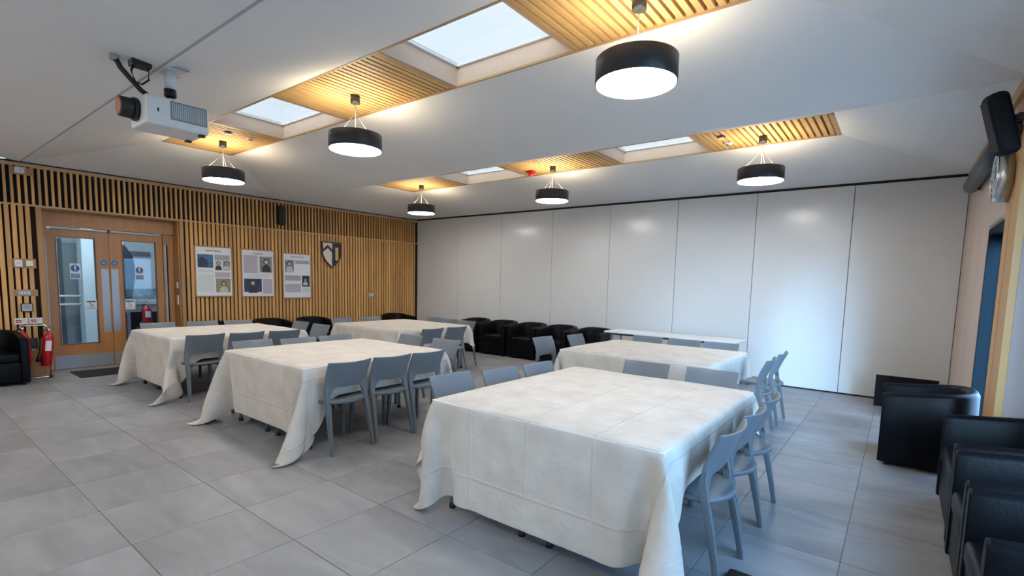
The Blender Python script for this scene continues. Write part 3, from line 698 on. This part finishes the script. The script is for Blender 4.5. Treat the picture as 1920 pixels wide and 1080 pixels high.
# ------------------------------------------------------------------ pendant lamps
def make_lamp(loc, label):
    r = empty('pendant_lamp', loc, 0, label, 'lamp', 'round black pendant lamps under the timber ceiling strips')
    cyl('canopy', (0, 0, 3.255), (0, 0, 3.334), .047, black_metal, r, 24)
    R_, zb, zt = .262, 2.80, 2.952
    n = 56; prof = [(R_, zb), (R_, zt-.004), (R_-.004, zt), (R_-.010, zt), (R_-.010, zb), (R_-.003, zb-.002)]
    vs, fs = [], []
    for rr, z in prof:
        for k in range(n): vs.append((rr*math.cos(2*PI*k/n), rr*math.sin(2*PI*k/n), z))
    for i in range(len(prof)):
        i2 = (i+1) % len(prof)
        for k in range(n): fs.append((i*n+k, i*n+(k+1) % n, i2*n+(k+1) % n, i2*n+k))
    link('drum_shade', mesh('drum_shade', vs, fs, True), r, black_metal)
    link('diffuser', cylm('diffuser', (0, 0, zb-.006), (0, 0, zb+.010), R_-.009, n), r, glow)
    link('uplight_ring', cylm('uplight_ring', (0, 0, zt-.03), (0, 0, zt-.02), R_-.012, n), r, glow_up)
    cyl('top_hub', (0, 0, zt-.02), (0, 0, zt+.03), .03, black_metal, r, 16)
    thin = mat('thin_wire', (.55, .5, .42), .4, metal=.6, noise=.02)
    tube('cable', [(0, 0, 3.26), (.002, 0, 3.16), (0, 0, 2.95)], .0035, mat('pale_cable', (.6, .58, .52), .5, noise=.02), r, 6)
    for k in range(3):
        a = 2*PI*k/3+.4
        tube('suspension_wire', [(.004*math.cos(a), .004*math.sin(a), 3.16), (.2*math.cos(a), .2*math.sin(a), zt)], .0018, thin, r, 5)
        cyl('wire_clip', (.2*math.cos(a), .2*math.sin(a), zt-.01), (.2*math.cos(a), .2*math.sin(a), zt+.012), .008, chrome, r, 10)
    return r
LX = (-7.575, -4.51, -1.468)
nm = {(0, 0): 'round black pendant lamp on the left, nearest the projector', (1, 0): 'round black pendant lamp hung between the two larger skylights',
      (2, 0): 'largest round black pendant lamp, at the top right', (0, 1): 'smallest round black pendant lamp, in the far corner',
      (1, 1): 'round black pendant lamp hung beside the red beacon', (2, 1): 'round black pendant lamp in front of the white partition at right'}
proto = None
for j, yy in enumerate((3.15, 6.79)):
    for i, xx in enumerate(LX):
        if proto is None: proto = make_lamp((xx, yy, 0), nm[(i, j)])
        else: copy_tree(proto, (xx, yy, 0), 1.1*i+j, nm[(i, j)])

for i, xx in enumerate(LX):      # the near bay, behind the camera
    copy_tree(proto, (xx, -.42, 0), .5*i, 'round black pendant lamp in the bay behind the camera, %s one' % ('left', 'middle', 'right')[i])

# ceiling fittings in the strips
for i, (x, y_) in enumerate(((-7.02, 2.99), (-7.06, 3.29), (-1.886, 6.53), (-1.892, 6.88))):
    t = empty('ceiling_detector', (x, y_, ZS-.002), 0, 'small round detector in the %s ceiling strip, %s one' % (('near left', 'far right')[i//2], ('left', 'right')[i % 2]), 'detector')
    cyl('ring', (0, 0, -.006), (0, 0, .004), .05, black_metal if i % 2 == 0 else white_pl, t, 24)
    cyl('eye', (0, 0, -.022), (0, 0, -.006), .03, cream_pl if i % 2 == 0 else chrome, t, 20)
bcn = empty('fire_beacon', (-4.99, 6.87, ZS-.002), 0, 'red fire alarm beacon on the far timber ceiling strip', 'alarm')
box('base', (-.06, -.06, -.03), (.06, .06, .002), red_p, bcn, .006)
cyl('beacon_dome', (0, 0, -.075), (0, 0, -.03), .045, red_p, bcn, 20, .05)

# ------------------------------------------------------------------ projector
pj = empty('projector', (-4.42, 1.475, 2.65), 0, 'white ceiling projector with black lens hung by a white pole', 'projector')
b0 = box('body', (-.17, -.205, -.10), (.17, .205, .10), white_pl, pj, .022, 3)
grm = [boxm('g', (.170, -.045+.0125*k, -.035), (.1735, -.038+.0125*k, .075)) for k in range(18)]
box('vent_panel', (.168, -.055, -.045), (.1715, .185, .085), mat('vent_grey', (.20, .24, .25), .5, noise=.05), pj)
link('vent_fins', joinm('vent_fins', grm), pj, mat('vent_light', (.45, .5, .5), .5, noise=.05))
cyl('lens_barrel', (-.0, -.20, .01), (0, -.315, .01), .072, black_plastic, pj, 32, .068)
cyl('lens_flange', (0, -.215, .01), (0, -.235, .01), .080, black_plastic, pj, 32)
cyl('lens_glass', (0, -.316, .01), (0, -.3165, .01), .055, mat('amber_lens', (.45, .16, .03), .15, noise=.2, nscale=20), pj, 28)
box('sensor_window', (.169, -.135, -.01), (.172, -.125, .015), black_plastic, pj)
cyl('ceiling_pole', (0, .005, .20), (0, .005, .345), .036, white_pl, pj, 24)
cyl('pole_sleeve', (0, .005, .16), (0, .005, .21), .040, black_plastic, pj, 24)
cyl('pole_joint', (0, .005, .09), (0, .005, .17), .028, chrome, pj, 20)
box('ceiling_plate', (-.09, -.085, .338), (.09, .085, .348), white_pl, pj, .002)
for a in (-.1, .1): box('plate_arm', (a-.012, -.1, .345), (a+.012, .1, .357), grey_pl, pj)
box('top_bracket', (-.10, -.10, .095), (.10, .12, .105), grey_pl, pj)
for a in (-.13, .13): box('foot', (a-.02, .14, -.115), (a+.02, .18, -.10), black_plastic, pj)
cb_ = empty('cable_box', (-4.42, 1.235, 3.005), 0, 'black ceiling outlet with looping projector cables', 'cable')
box('outlet_plate', (-.07, -.10, .0), (.07, .08, .012), white_pl, cb_)
box('black_box', (-.04, .0, -.05), (.06, .12, .005), black_plastic, cb_, .006)
tube('grey_gland', [(-.02, -.08, .0), (-.02, -.08, -.04)], .03, grey_pl, cb_)
tube('thick_cable', [(-.01, -.08, -.02), (-.01, -.05, -.08), (0, .0, -.14), (0, .06, -.20), (0, .12, -.235), (0, .17, -.245)], .018, black_plastic, cb_)
tube('loop_cable', [(.02, .03, -.03), (.03, .0, -.09), (.03, .02, -.16), (.03, .06, -.17), (.04, .10, -.13), (.04, .10, -.05)], .007, black_plastic, cb_)

# ------------------------------------------------------------------ tables
def table(x0, x1, y0, y1, label, group='folding tables under the cloths', top_m=None, z=.732):
    cx, cy = (x0+x1)/2, (y0+y1)/2; hx, hy = (x1-x0)/2, (y1-y0)/2
    t = empty('folding_table', (cx, cy, 0), 0, label, 'table', group)
    box('tabletop', (-hx, -hy, z-.026), (hx, hy, z), table_w if top_m is None else top_m, t, .006)
    fr = [boxm('f', (-hx+.08, -hy+.09, z-.06), (-hx+.11, hy-.09, z-.027)), boxm('f', (hx-.11, -hy+.09, z-.06), (hx-.08, hy-.09, z-.027)),
          boxm('f', (-hx+.11, -hy+.09, z-.06), (hx-.11, -hy+.12, z-.027)), boxm('f', (-hx+.11, hy-.12, z-.06), (hx-.11, hy-.09, z-.027))]
    link('underframe', joinm('underframe', fr), t, black_metal)
    for sx in (-1, 1):
        for sy in (-1, 1):
            lx, ly = sx*(hx-.095), sy*(hy-.105)
            lg = tube('leg', [(lx, ly, z-.03), (lx, ly, .02)], .017, steel, t, 12)
            cyl('rubber_foot', (lx, ly, 0), (lx, ly, .03), .022, black_plastic, lg, 12)
    return t

# ------------------------------------------------------------------ chairs
def zb_profile(z):
    Z = [0, .145, .30, .42, .51, .575, .66, .74, .785]; Y = [-.035, -.012, .018, .045, .066, .078, .058, .022, .0]
    return float(np.interp(z, Z, Y))
def back_y(x, z):          # bowed backrest: the middle lies further back
    return zb_profile(z) - .045*(1-(x/.215)**2)*min(1, max(0, (z-.45)/.2))
def make_chair(loc, rz, label):
    r = empty('stacking_chair', loc, rz, label, 'chair', 'grey moulded chairs round the tables')
    # backrest: swept shell, lower edge arched with rounded corners
    nx, nz_ = 19, 9; vs, fs = [], []
    th = .016
    for side in (0, 1):
        for i in range(nx):
            x = -.215+.43*i/(nx-1); ax = abs(x)
            zl = .560 - (.0 if ax < .115 else .075*min(1, (ax-.115)/.06)**2.0)
            zt = .785 + .006*(ax/.215)**2
            for j in range(nz_):
                z = zl+(zt-zl)*j/(nz_-1)
                tk = th if side else 0
                wx = x*(1-.03*(1-(z-.5)/.28)) if z < .785 else x
                vs.append((wx, back_y(x, z)+tk, z))
    N = nx*nz_
    for i in range(nx-1):
        for j in range(nz_-1):
            a = i*nz_+j; b = a+nz_
            fs.append((a, b, b+1, a+1)); fs.append((N+a, N+a+1, N+b+1, N+b))
    for i in range(nx-1):
        a = i*nz_; b = a+nz_; fs.append((a, N+a, N+b, b)); a += nz_-1; b += nz_-1; fs.append((a, b, N+b, N+a))
    for j in range(nz_-1):
        a = j; fs.append((a, a+1, N+a+1, N+a)); a = (nx-1)*nz_+j; fs.append((a, N+a, N+a+1, a+1))
    me = mesh('backrest', vs, fs, True); bm = bmesh.new(); bm.from_mesh(me); bmesh.ops.recalc_face_normals(bm, faces=bm.faces); bm.to_mesh(me); bm.free()
    bk = link('backrest', me, r, chair_m)
    md = bk.modifiers.new('b', 'BEVEL'); md.width = .004; md.segments = 2; md.limit_method = 'ANGLE'
    # legs: rectangular section swept along a profile
    def swept(name, path, wd):
        vs, fs = [], []
        for (x, y, z), (a, b) in zip(path, wd):
            for sx, sy in ((-1, -1), (1, -1), (1, 1), (-1, 1)): vs.append((x+sx*a/2, y+sy*b/2, z))
        n = len(path)
        for i in range(n-1):
            for k in range(4): fs.append((4*i+k, 4*i+(k+1) % 4, 4*i+4+(k+1) % 4, 4*i+4+k))
        fs.append((3, 2, 1, 0)); fs.append((4*n-4, 4*n-3, 4*n-2, 4*n-1))
        me = mesh(name, vs, fs, False); bm = bmesh.new(); bm.from_mesh(me); bmesh.ops.recalc_face_normals(bm, faces=bm.faces)
        ed = [e for e in bm.edges if abs(e.verts[0].co.z-e.verts[1].co.z) > .02]
        bmesh.ops.bevel(bm, geom=ed, offset=.006, segments=2, affect='EDGES'); bm.to_mesh(me); bm.free()
        return link(name, me, r, chair_m)
    for s in (-1, 1):
        zz = [0, .145, .30, .42, .47, .51, .55, .60]
        path, wd = [], []
        for z in zz:
            xo = .212-.021*min(1, z/.42)
            dz = .026+.012*min(1, z/.4) if z < .5 else .038-.018*min(1, (z-.5)/.1); path.append((s*xo, back_y(.19, z)+dz/2-.0005, z)); wd.append(((.028+.022*min(1, z/.45)), dz))
        swept('rear_leg', path, wd)
        swept('front_leg', [(s*.200, .415, 0), (s*.190, .405, .2), (s*.182, .395, .435)], [(.028, .028), (.034, .034), (.040, .040)])
    # seat with rounded outline, slightly dished
    out = []
    for k in range(41):
        t = k/40; x = -.20+.40*t
        out.append((x, .055-.075*(1-(x/.20)**2)))
    for x, y in ((.205, .08), (.212, .20), (.212, .34), (.205, .40), (.18, .432), (.10, .445), (0, .449), (-.10, .445), (-.18, .432), (-.205, .40), (-.212, .34), (-.212, .20), (-.205, .08)): out.append((x, y))
    vs, fs = [], []; n = len(out); cx, cy = 0, .22
    rings = [(1.0, .428), (1.0, .445), (.985, .452), (.90, .450), (.6, .440), (.25, .435)]
    for s_, z in rings:
        for x, y in out: vs.append((cx+(x-cx)*s_, cy+(y-cy)*s_, z))
    for i in range(len(rings)-1):
        for k in range(n): fs.append((i*n+k, i*n+(k+1) % n, (i+1)*n+(k+1) % n, (i+1)*n+k))
    fs.append(tuple(range(n))[::-1]); fs.append(tuple((len(rings)-1)*n+k for k in range(n)))
    link('seat', mesh('seat', vs, fs, True), r, chair_m)
    return r
chair_proto = None
SEATS = []
def chair(x, y, face, label):
    """face: direction the sitter looks: +x 'E', -x 'W', +y 'N', -y 'S'"""
    global chair_proto
    rz = {'N': 0, 'W': PI/2, 'S': PI, 'E': -PI/2}[face] + random.uniform(-.04, .04)
    if chair_proto is None: chair_proto = make_chair((x, y, 0), rz, label)
    else: copy_tree(chair_proto, (x, y, 0), rz, label)
    SEATS.append((x, y, rz))
TN = {'A': 'the nearest table', 'B': 'the second table from camera', 'C': 'the table by the doors',
      'D': 'the far corner table', 'E': 'the far right table'}
ordn = {3: ('nearest', 'middle', 'farthest'), 2: ('nearer', 'farther')}
def row(T, face, spots, side):
    n = len(spots)
    for k, (x, y) in enumerate(spots):
        o = ordn[n][k] if face in 'EW' else {3: ('left', 'middle', 'right'), 2: ('left', 'right')}[n][k]
        chair(x, y, face, 'grey chair, %s of %s on the %s side of %s' % (o, {2: 'two', 3: 'three'}[n], side, TN[T]))
row('A', 'W', [(-.615, 2.68), (-.615, 3.15), (-.615, 3.61)], 'right')
row('A', 'E', [(-2.68, 2.70), (-2.56, 3.15), (-2.50, 3.60)], 'left')
row('A', 'S', [(-1.81, 4.41), (-1.23, 4.43)], 'far')
row('B', 'W', [(-3.70, 2.53), (-3.70, 2.99), (-3.68, 3.43)], 'right')
row('B', 'E', [(-5.62, 2.58), (-5.51, 3.05), (-5.50, 3.52)], 'left')
row('B', 'S', [(-4.92, 4.27), (-4.27, 4.25)], 'far')
row('C', 'W', [(-6.51, 2.46), (-6.46, 2.92), (-6.42, 3.39)], 'right')
row('C', 'E', [(-8.45, 2.55), (-8.40, 3.12), (-8.31, 3.60)], 'left')
row('C', 'S', [(-7.50, 4.23), (-6.88, 4.20)], 'far')
row('D', 'E', [(-7.82, 5.14), (-7.80, 5.73)], 'left')
row('D', 'W', [(-5.40, 5.10), (-5.39, 5.60)], 'right')
row('D', 'S', [(-7.03, 6.68), (-6.58, 6.62), (-6.08, 6.55)], 'far')
row('E', 'E', [(-3.69, 5.42), (-3.56, 6.03)], 'left')
row('E', 'W', [(-.98, 5.58), (-.98, 6.22)], 'right')
row('E', 'S', [(-2.74, 6.66), (-2.23, 6.66), (-1.76, 6.66)], 'far')

# ------------------------------------------------------------------ tablecloths: draped with a small cloth solver
def drape(x0, x1, y0, y1, el, er, en, ef, seed=0, push=(0, 0), cn=(0, 0), h=.045, steps=300):
    rng = np.random.RandomState(seed)
    X0, X1, Y0, Y1 = x0-el, x1+er, y0-en, y1+ef
    def seg(a, p, q, b_):
        n1, n2, n3 = [max(2, int(round(v_/h))) for v_ in (p-a, q-p, b_-q)]
        return np.concatenate([np.linspace(a, p, n1, endpoint=False), np.linspace(p, q, n2, endpoint=False), np.linspace(q, b_, n3+1)])
    ax_, ay_ = seg(X0, x0, x1, X1), seg(Y0, y0, y1, Y1)
    nx, ny = len(ax_), len(ay_)
    gx, gy = np.meshgrid(ax_, ay_, indexing='ij')
    hx = hy = h
    zt = .737
    # the side overhangs widen towards the two near corners
    bmp = np.clip((y0+.32-gy)/.32, 0, 1); bmp = bmp*bmp*(3-2*bmp)
    gx = np.where(gx < x0, x0+(gx-x0)*(1+cn[0]/el*bmp), gx); gx = np.where(gx > x1, x1+(gx-x1)*(1+cn[1]/er*bmp), gx)
    rest = np.stack([gx, gy, np.full_like(gx, zt)], -1)
    ox = np.where(gx < x0, gx-x0, np.where(gx > x1, gx-x1, 0)); oy = np.where(gy < y0, gy-y0, np.where(gy > y1, gy-y1, 0))
    drop = np.sqrt(ox**2+oy**2)
    # start hanging, with one loose pleat at each corner leaning along the short side
    wob = 1+.3*np.sin(gx*9+seed)+.3*np.sin(gy*8+2*seed)
    phi = np.arctan2(np.abs(oy), np.abs(ox)+1e-9)
    crn = (np.abs(ox) > 1e-6) & (np.abs(oy) > 1e-6)
    ph0 = .62+.3*rng.rand()
    tri = np.where(phi < ph0, phi/ph0, (PI/2-phi)/(PI/2-ph0))*crn
    gq = .50*tri*drop
    sgx = np.sign(ox)*.18; sgy = np.sign(oy)
    bx = ox*.07*wob*(1-.5*crn); by = oy*.07*wob*(1-.5*crn)
    hxx = bx+gq*sgx; hyy = by+gq*sgy
    vz = np.sqrt(np.maximum(drop**2-hxx**2-hyy**2, 0))
    P = np.stack([gx-ox+hxx, gy-oy+hyy, np.maximum(zt+.002-vz, .012+.01*drop)], -1)
    P += rng.randn(*P.shape)*.002
    inside = (gx > x0-.001) & (gx < x1+.001) & (gy > y0-.001) & (gy < y1+.001)
    W = np.where(inside, 0., 1.)[..., None]
    P[inside] = rest[inside]; P[inside, 2] = zt+.002
    V = np.zeros_like(P)
    # initial push to each corner so the folds lean one way
    cons = []
    def add(di, dj, L, k, par):
        # pairs (i,j)-(i+di,j+dj) in parity groups
        for pi in range(par[0]):
            for pj in range(par[1]):
                i = np.arange(pi, nx-abs(di), par[0]) if di else np.arange(nx)
                if dj >= 0: j = np.arange(pj, ny-dj, par[1]) if dj else np.arange(ny)
                else: j = np.arange(pj-dj, ny, par[1])
                if len(i) == 0 or len(j) == 0: continue
                I, J = np.meshgrid(i, j, indexing='ij')
                a = (I*ny+J).ravel(); b = ((I+di)*ny+(J+dj)).ravel()
                R_ = rest.reshape(-1, 3); cons.append((a, b, np.sqrt(((R_[a]-R_[b])**2).sum(1, keepdims=True)), k))
    add(1, 0, hx, 1., (2, 1)); add(0, 1, hy, 1., (1, 2))
    dg = math.hypot(hx, hy)
    add(1, 1, dg, .16, (2, 1)); add(1, -1, dg, .16, (2, 1))
    for pi in (0, 2):
        pass
    add(2, 0, 2*hx, .06, (4, 1)); add(0, 2, 2*hy, .06, (1, 4))
    Pf = P.reshape(-1, 3); Wf = W.reshape(-1, 1); Vf = V.reshape(-1, 3)
    # distance-2 groups of four leave i and i+2 in separate groups
    boxes = []
    for (cx, cy, rz) in SEATS:
        c, s = math.cos(rz), math.sin(rz)
        if x0-1 < cx < x1+1 and y0-1 < cy < y1+1 and False: boxes.append((cx, cy, c, s))
    # keep only particles that can reach a chair
    dt = 1/60.; g = np.array([0, 0, -9.8*dt*dt])
    r = .004
    def collide(Q, old):
        # table slab
        ins = (Q[:, 0] > x0-r) & (Q[:, 0] < x1+r) & (Q[:, 1] > y0-r) & (Q[:, 1] < y1+r) & (Q[:, 2] < zt+.001) & (Q[:, 2] > zt-.09)
        if ins.any():
            q = Q[ins]; d = np.stack([q[:, 0]-(x0-r), (x1+r)-q[:, 0], q[:, 1]-(y0-r), (y1+r)-q[:, 1], (zt+.001)-q[:, 2]], 1)
            k = d.argmin(1); m = d.min(1)
            q[:, 0] += np.where(k == 0, -m, np.where(k == 1, m, 0)); q[:, 1] += np.where(k == 2, -m, np.where(k == 3, m, 0)); q[:, 2] += np.where(k == 4, m, 0)
            Q[ins] = q
        for (cx, cy, c, s) in boxes:
            dx, dy = Q[:, 0]-cx, Q[:, 1]-cy
            lx, ly = c*dx+s*dy, -s*dx+c*dy
            near = (np.abs(lx) < .225) & (ly > -.06) & (ly < .46) & (Q[:, 2] < .80)
            if not near.any(): continue
            idx = np.nonzero(near)[0]; lx, ly, z = lx[idx], ly[idx], Q[idx, 2]
            # seat slab .40-.46
            st_ = (z > .36) & (z < .463) & (ly > .0)
            z2 = np.where(st_, .463, z)
            # back plane: stay on the sitter side
            bk_ = (ly < .095) & (z > .45)
            ly2 = np.where(bk_, .095, ly)
            moved = st_ | bk_
            Q[idx, 2] = z2
            nx_, ny_ = c*lx - s*ly2, s*lx + c*ly2
            Q[idx, 0] = cx+nx_; Q[idx, 1] = cy+ny_
            fi = idx[st_]; Q[fi, :2] = old[fi, :2]+(Q[fi, :2]-old[fi, :2])*.5
        fl_ = Q[:, 2] < .006
        Q[fl_, 2] = .006; Q[fl_, :2] = old[fl_, :2]+(Q[fl_, :2]-old[fl_, :2])*.4
    corner = {}
    for t in range(steps):
        old = Pf.copy()
        Vf *= .985 if t < steps*.7 else .93
        if t < 60:
            Vf[:, :] += (rng.randn(len(Vf), 3)*.0006)*Wf
            Vf[:, 0] += push[0]*Wf[:, 0]*.0008; Vf[:, 1] += push[1]*Wf[:, 0]*.0008
        Pf += (Vf + g)*Wf
        for it in range(9):
            for a, b, L, k in cons:
                d = Pf[b]-Pf[a]; l = np.sqrt((d*d).sum(1, keepdims=True))+1e-9
                wa, wb = Wf[a], Wf[b]; ws_ = wa+wb+1e-9
                c_ = (l-L)/l*d*k/ws_
                Pf[a] += wa*c_; Pf[b] -= wb*c_
            if it % 3 == 2: collide(Pf, old)
        Vf = Pf-old
        sp_ = np.sqrt((Vf**2).sum(1, keepdims=True)); Vf *= np.minimum(1, .06/(sp_+1e-9))
    Pf = Pf.reshape(nx, ny, 3)
    # slight waviness of the fabric lying on the top
    wv = .0025*np.sin(gx*7+seed)*np.sin(gy*5.3+seed*2) + .002
    Pf[..., 2] += np.where(inside, wv, 0)
    vs = Pf.reshape(-1, 3)
    fs = [(i*ny+j, (i+1)*ny+j, (i+1)*ny+j+1, i*ny+j+1) for i in range(nx-1) for j in range(ny-1)]
    me = mesh('tablecloth', vs, fs, True)
    uvl = me.uv_layers.new(name='UVMap')
    U = np.stack([rest[..., 0]-X0, rest[..., 1]-Y0], -1).reshape(-1, 2)
    li = np.zeros(len(me.loops), dtype=np.int32); me.loops.foreach_get('vertex_index', li)
    uvl.data.foreach_set('uv', U[li].ravel())
    return me
def cloth(T, rect, ext, seed, cn, label):
    me = drape(*rect, *ext, seed=seed, cn=cn)
    o = link('tablecloth', me, None, cloth_m); tag(o, label, 'tablecloth', 'cream cloths draped over the tables')
    sd = o.modifiers.new('thick', 'SOLIDIFY'); sd.thickness = .0015; sd.offset = 0
    sb = o.modifiers.new('smooth', 'SUBSURF'); sb.levels = 1; sb.render_levels = 1
    x0, x1, y0, y1 = rect; xm = (x0+x1)/2
    table(x0, xm-.003, y0, y1, 'folding table under the cloth, left half of %s' % TN[T])
    table(xm+.003, x1, y0, y1, 'folding table under the cloth, right half of %s' % TN[T])
cloth('A', (-2.34, -.80, 2.20, 3.98), (.28, .26, .62, .26), 1, (.02, .30), 'cream cloth hanging low over the nearest table')
cloth('B', (-5.40, -3.90, 2.20, 3.86), (.28, .28, .58, .26), 2, (.30, .36), 'cream cloth with long trailing corners on the second table from the camera')
cloth('C', (-8.13, -6.70, 2.15, 3.84), (.28, .27, .60, .26), 3, (.20, .30), 'cream cloth on the table by the glazed doors')
cloth('D', (-7.50, -5.80, 4.80, 6.32), (.27, .30, .45, .26), 4, (.15, .15), 'cream cloth on the table in the far left corner')
cloth('E', (-3.10, -1.38, 4.93, 6.36), (.28, .36, .50, .26), 5, (.15, .15), 'cream cloth on the far right table before the long white table')
lt = table(-3.82, -1.76, 7.42, 7.97, 'long bare white table standing against the white partition', group='bare white side table', z=.735)

# ------------------------------------------------------------------ armchairs
def make_armchair(loc, rz, label, wd=.66, dp=.64):
    """local: faces +y, back at -y; origin at the middle of its footprint"""
    r = empty('tub_armchair', loc, rz, label, 'armchair', 'black leather tub armchairs round the room')
    hw, t = wd/2, .085
    def path(off):
        R = hw-off; pts = []
        fy = dp/2
        yc = -dp/2+hw if hw < dp/2+.1 else -dp/2+.33
        ry = yc+dp/2-off
        for k in range(5): pts.append((R, fy-(fy-yc)*k/5))
        for k in range(25):
            a = PI*k/24; ca, sa = math.cos(a), math.sin(a)
            pts.append((R*math.copysign(abs(ca)**.72, ca), yc-ry*abs(sa)**.72))
        for k in range(4, -1, -1): pts.append((-R, fy-(fy-yc)*k/5))
        return pts
    po, pi_ = path(0), path(t); n = len(po)
    vs, fs = [], []
    def hz(y): 
        u = (dp/2-y)/dp; return .63+.065*min(1, max(0, u))**1.1
    for k in range(n):
        (ox, oy), (ix, iy) = po[k], pi_[k]; h_ = hz(oy); mx_, my_ = (ox+ix)/2, (oy+iy)/2
        def L(a): return (ox+(ix-ox)*a, oy+(iy-oy)*a)
        sec = [(*L(.06), .03), (*L(0), .06), (*L(-.02), .35), (*L(.0), h_-.035), (*L(.15), h_-.010), (*L(.5), h_), (*L(.85), h_-.010), (*L(1), h_-.035), (*L(1.0), .35), (*L(1), .12), (*L(.94), .03)]
        vs += sec
    m_ = 11
    for k in range(n-1):
        for j in range(m_-1): fs.append((k*m_+j, (k+1)*m_+j, (k+1)*m_+j+1, k*m_+j+1))
        fs.append((k*m_+m_-1, (k+1)*m_+m_-1, (k+1)*m_, k*m_))
    fs.append(tuple(range(m_))[::-1]); fs.append(tuple((n-1)*m_+j for j in range(m_)))
    me = mesh('shell', vs, fs, True); bm = bmesh.new(); bm.from_mesh(me); bmesh.ops.recalc_face_normals(bm, faces=bm.faces); bm.to_mesh(me); bm.free()
    sh_ = link('tub_shell', me, r, black_leather)
    md = sh_.modifiers.new('b', 'BEVEL'); md.width = .012; md.segments = 3; md.limit_method = 'ANGLE'; md.angle_limit = math.radians(50)
    def fill(name, z0, z1, y1, bev):
        inn = [(x*.985, min(y, y1)) for x, y in path(t) if y <= y1+.2]
        ps = [(x, y) for x, y in inn]
        o = prism(name, ps, 2, z0, z1, black_leather, r)
        q = o.modifiers.new('b', 'BEVEL'); q.width = bev; q.segments = 4; q.limit_method = 'ANGLE'; q.angle_limit = math.radians(40)
        for p_ in o.data.polygons: p_.use_smooth = True
        return o
    fill('base', .05, .30, dp/2-.012, .008); fill('seat_cushion', .302, .415, dp/2+.004, .03)
    for sx in (-1, 1):
        for sy in (-1, 1): cyl('foot', (sx*(hw-.06), sy*(dp/2-.07), 0), (sx*(hw-.06), sy*(dp/2-.07), .045), .02, black_plastic, r, 12)
    return r
ac = make_armchair((-6.53, 8.07, 0), PI, 'black leather tub armchair against the white partition, second visible from the left')
names = ['third', 'fourth', 'fifth', 'sixth']
for k, x in enumerate((-5.84, -5.12, -4.42, -3.98+.25)):
    pass
for x, lab in ((-7.28, 'first visible from the left'), (-5.80, 'third visible from the left'), (-5.10, 'fourth from the left, behind a far table chair'), (-4.38, 'nearest the long white table')):
    copy_tree(ac, (x, 8.07, 0), PI, 'black tub armchair against the white partition, ' + lab)
for yy, lab in ((3.62, 'left of the three behind the table by the doors'), (4.66, 'middle of the three behind the table by the doors'), (5.52, 'right of the three, below the rightmost poster')):
    copy_tree(ac, (-9.30, yy, 0), -PI/2, 'black armchair against the slatted wall, ' + lab)
copy_tree(ac, (-9.30, 7.62, 0), -PI/2, 'black leather tub armchair in the far corner of the slatted wall')
copy_tree(ac, (-9.26, .93, 0), -PI/2, 'leftmost black leather tub armchair, beside the fire extinguishers')
copy_tree(ac, (.265, 5.63, 0), PI/2, 'black leather tub armchair by the dark side door opening')
copy_tree(ac, (.63, 3.39, 0), PI/2, 'black leather tub armchair at the right edge, next nearest to the camera')
make_armchair((.635, 4.28, 0), PI/2, 'widest black leather tub seat, between the others on the right', wd=.97)
ac3 = copy_tree(ac, (.63, 2.70, 0), PI/2, 'nearest black leather tub armchair, cut off at the lower right corner')
# low black screen by the partition
bs = empty('low_screen', (.14, 7.90, 0), 0, 'low flat black board standing before the white partition at right', 'board')
box('board', (-.31, -.02, .03), (.31, .02, .43), mat('matt_black', (.006, .006, .008)), bs, .004)
for sx in (-.2, .2): box('foot', (sx-.02, -.12, 0), (sx+.02, .12, .03), black_plastic, bs, .004)
# small dark object at the bottom edge
tag(box('black_pouch', (-.60, 2.50, 0), (-.46, 2.70, .035), black_plastic, None, .015, 3), 'small black flat pouch on the floor below the nearest right-hand chair', 'pouch')
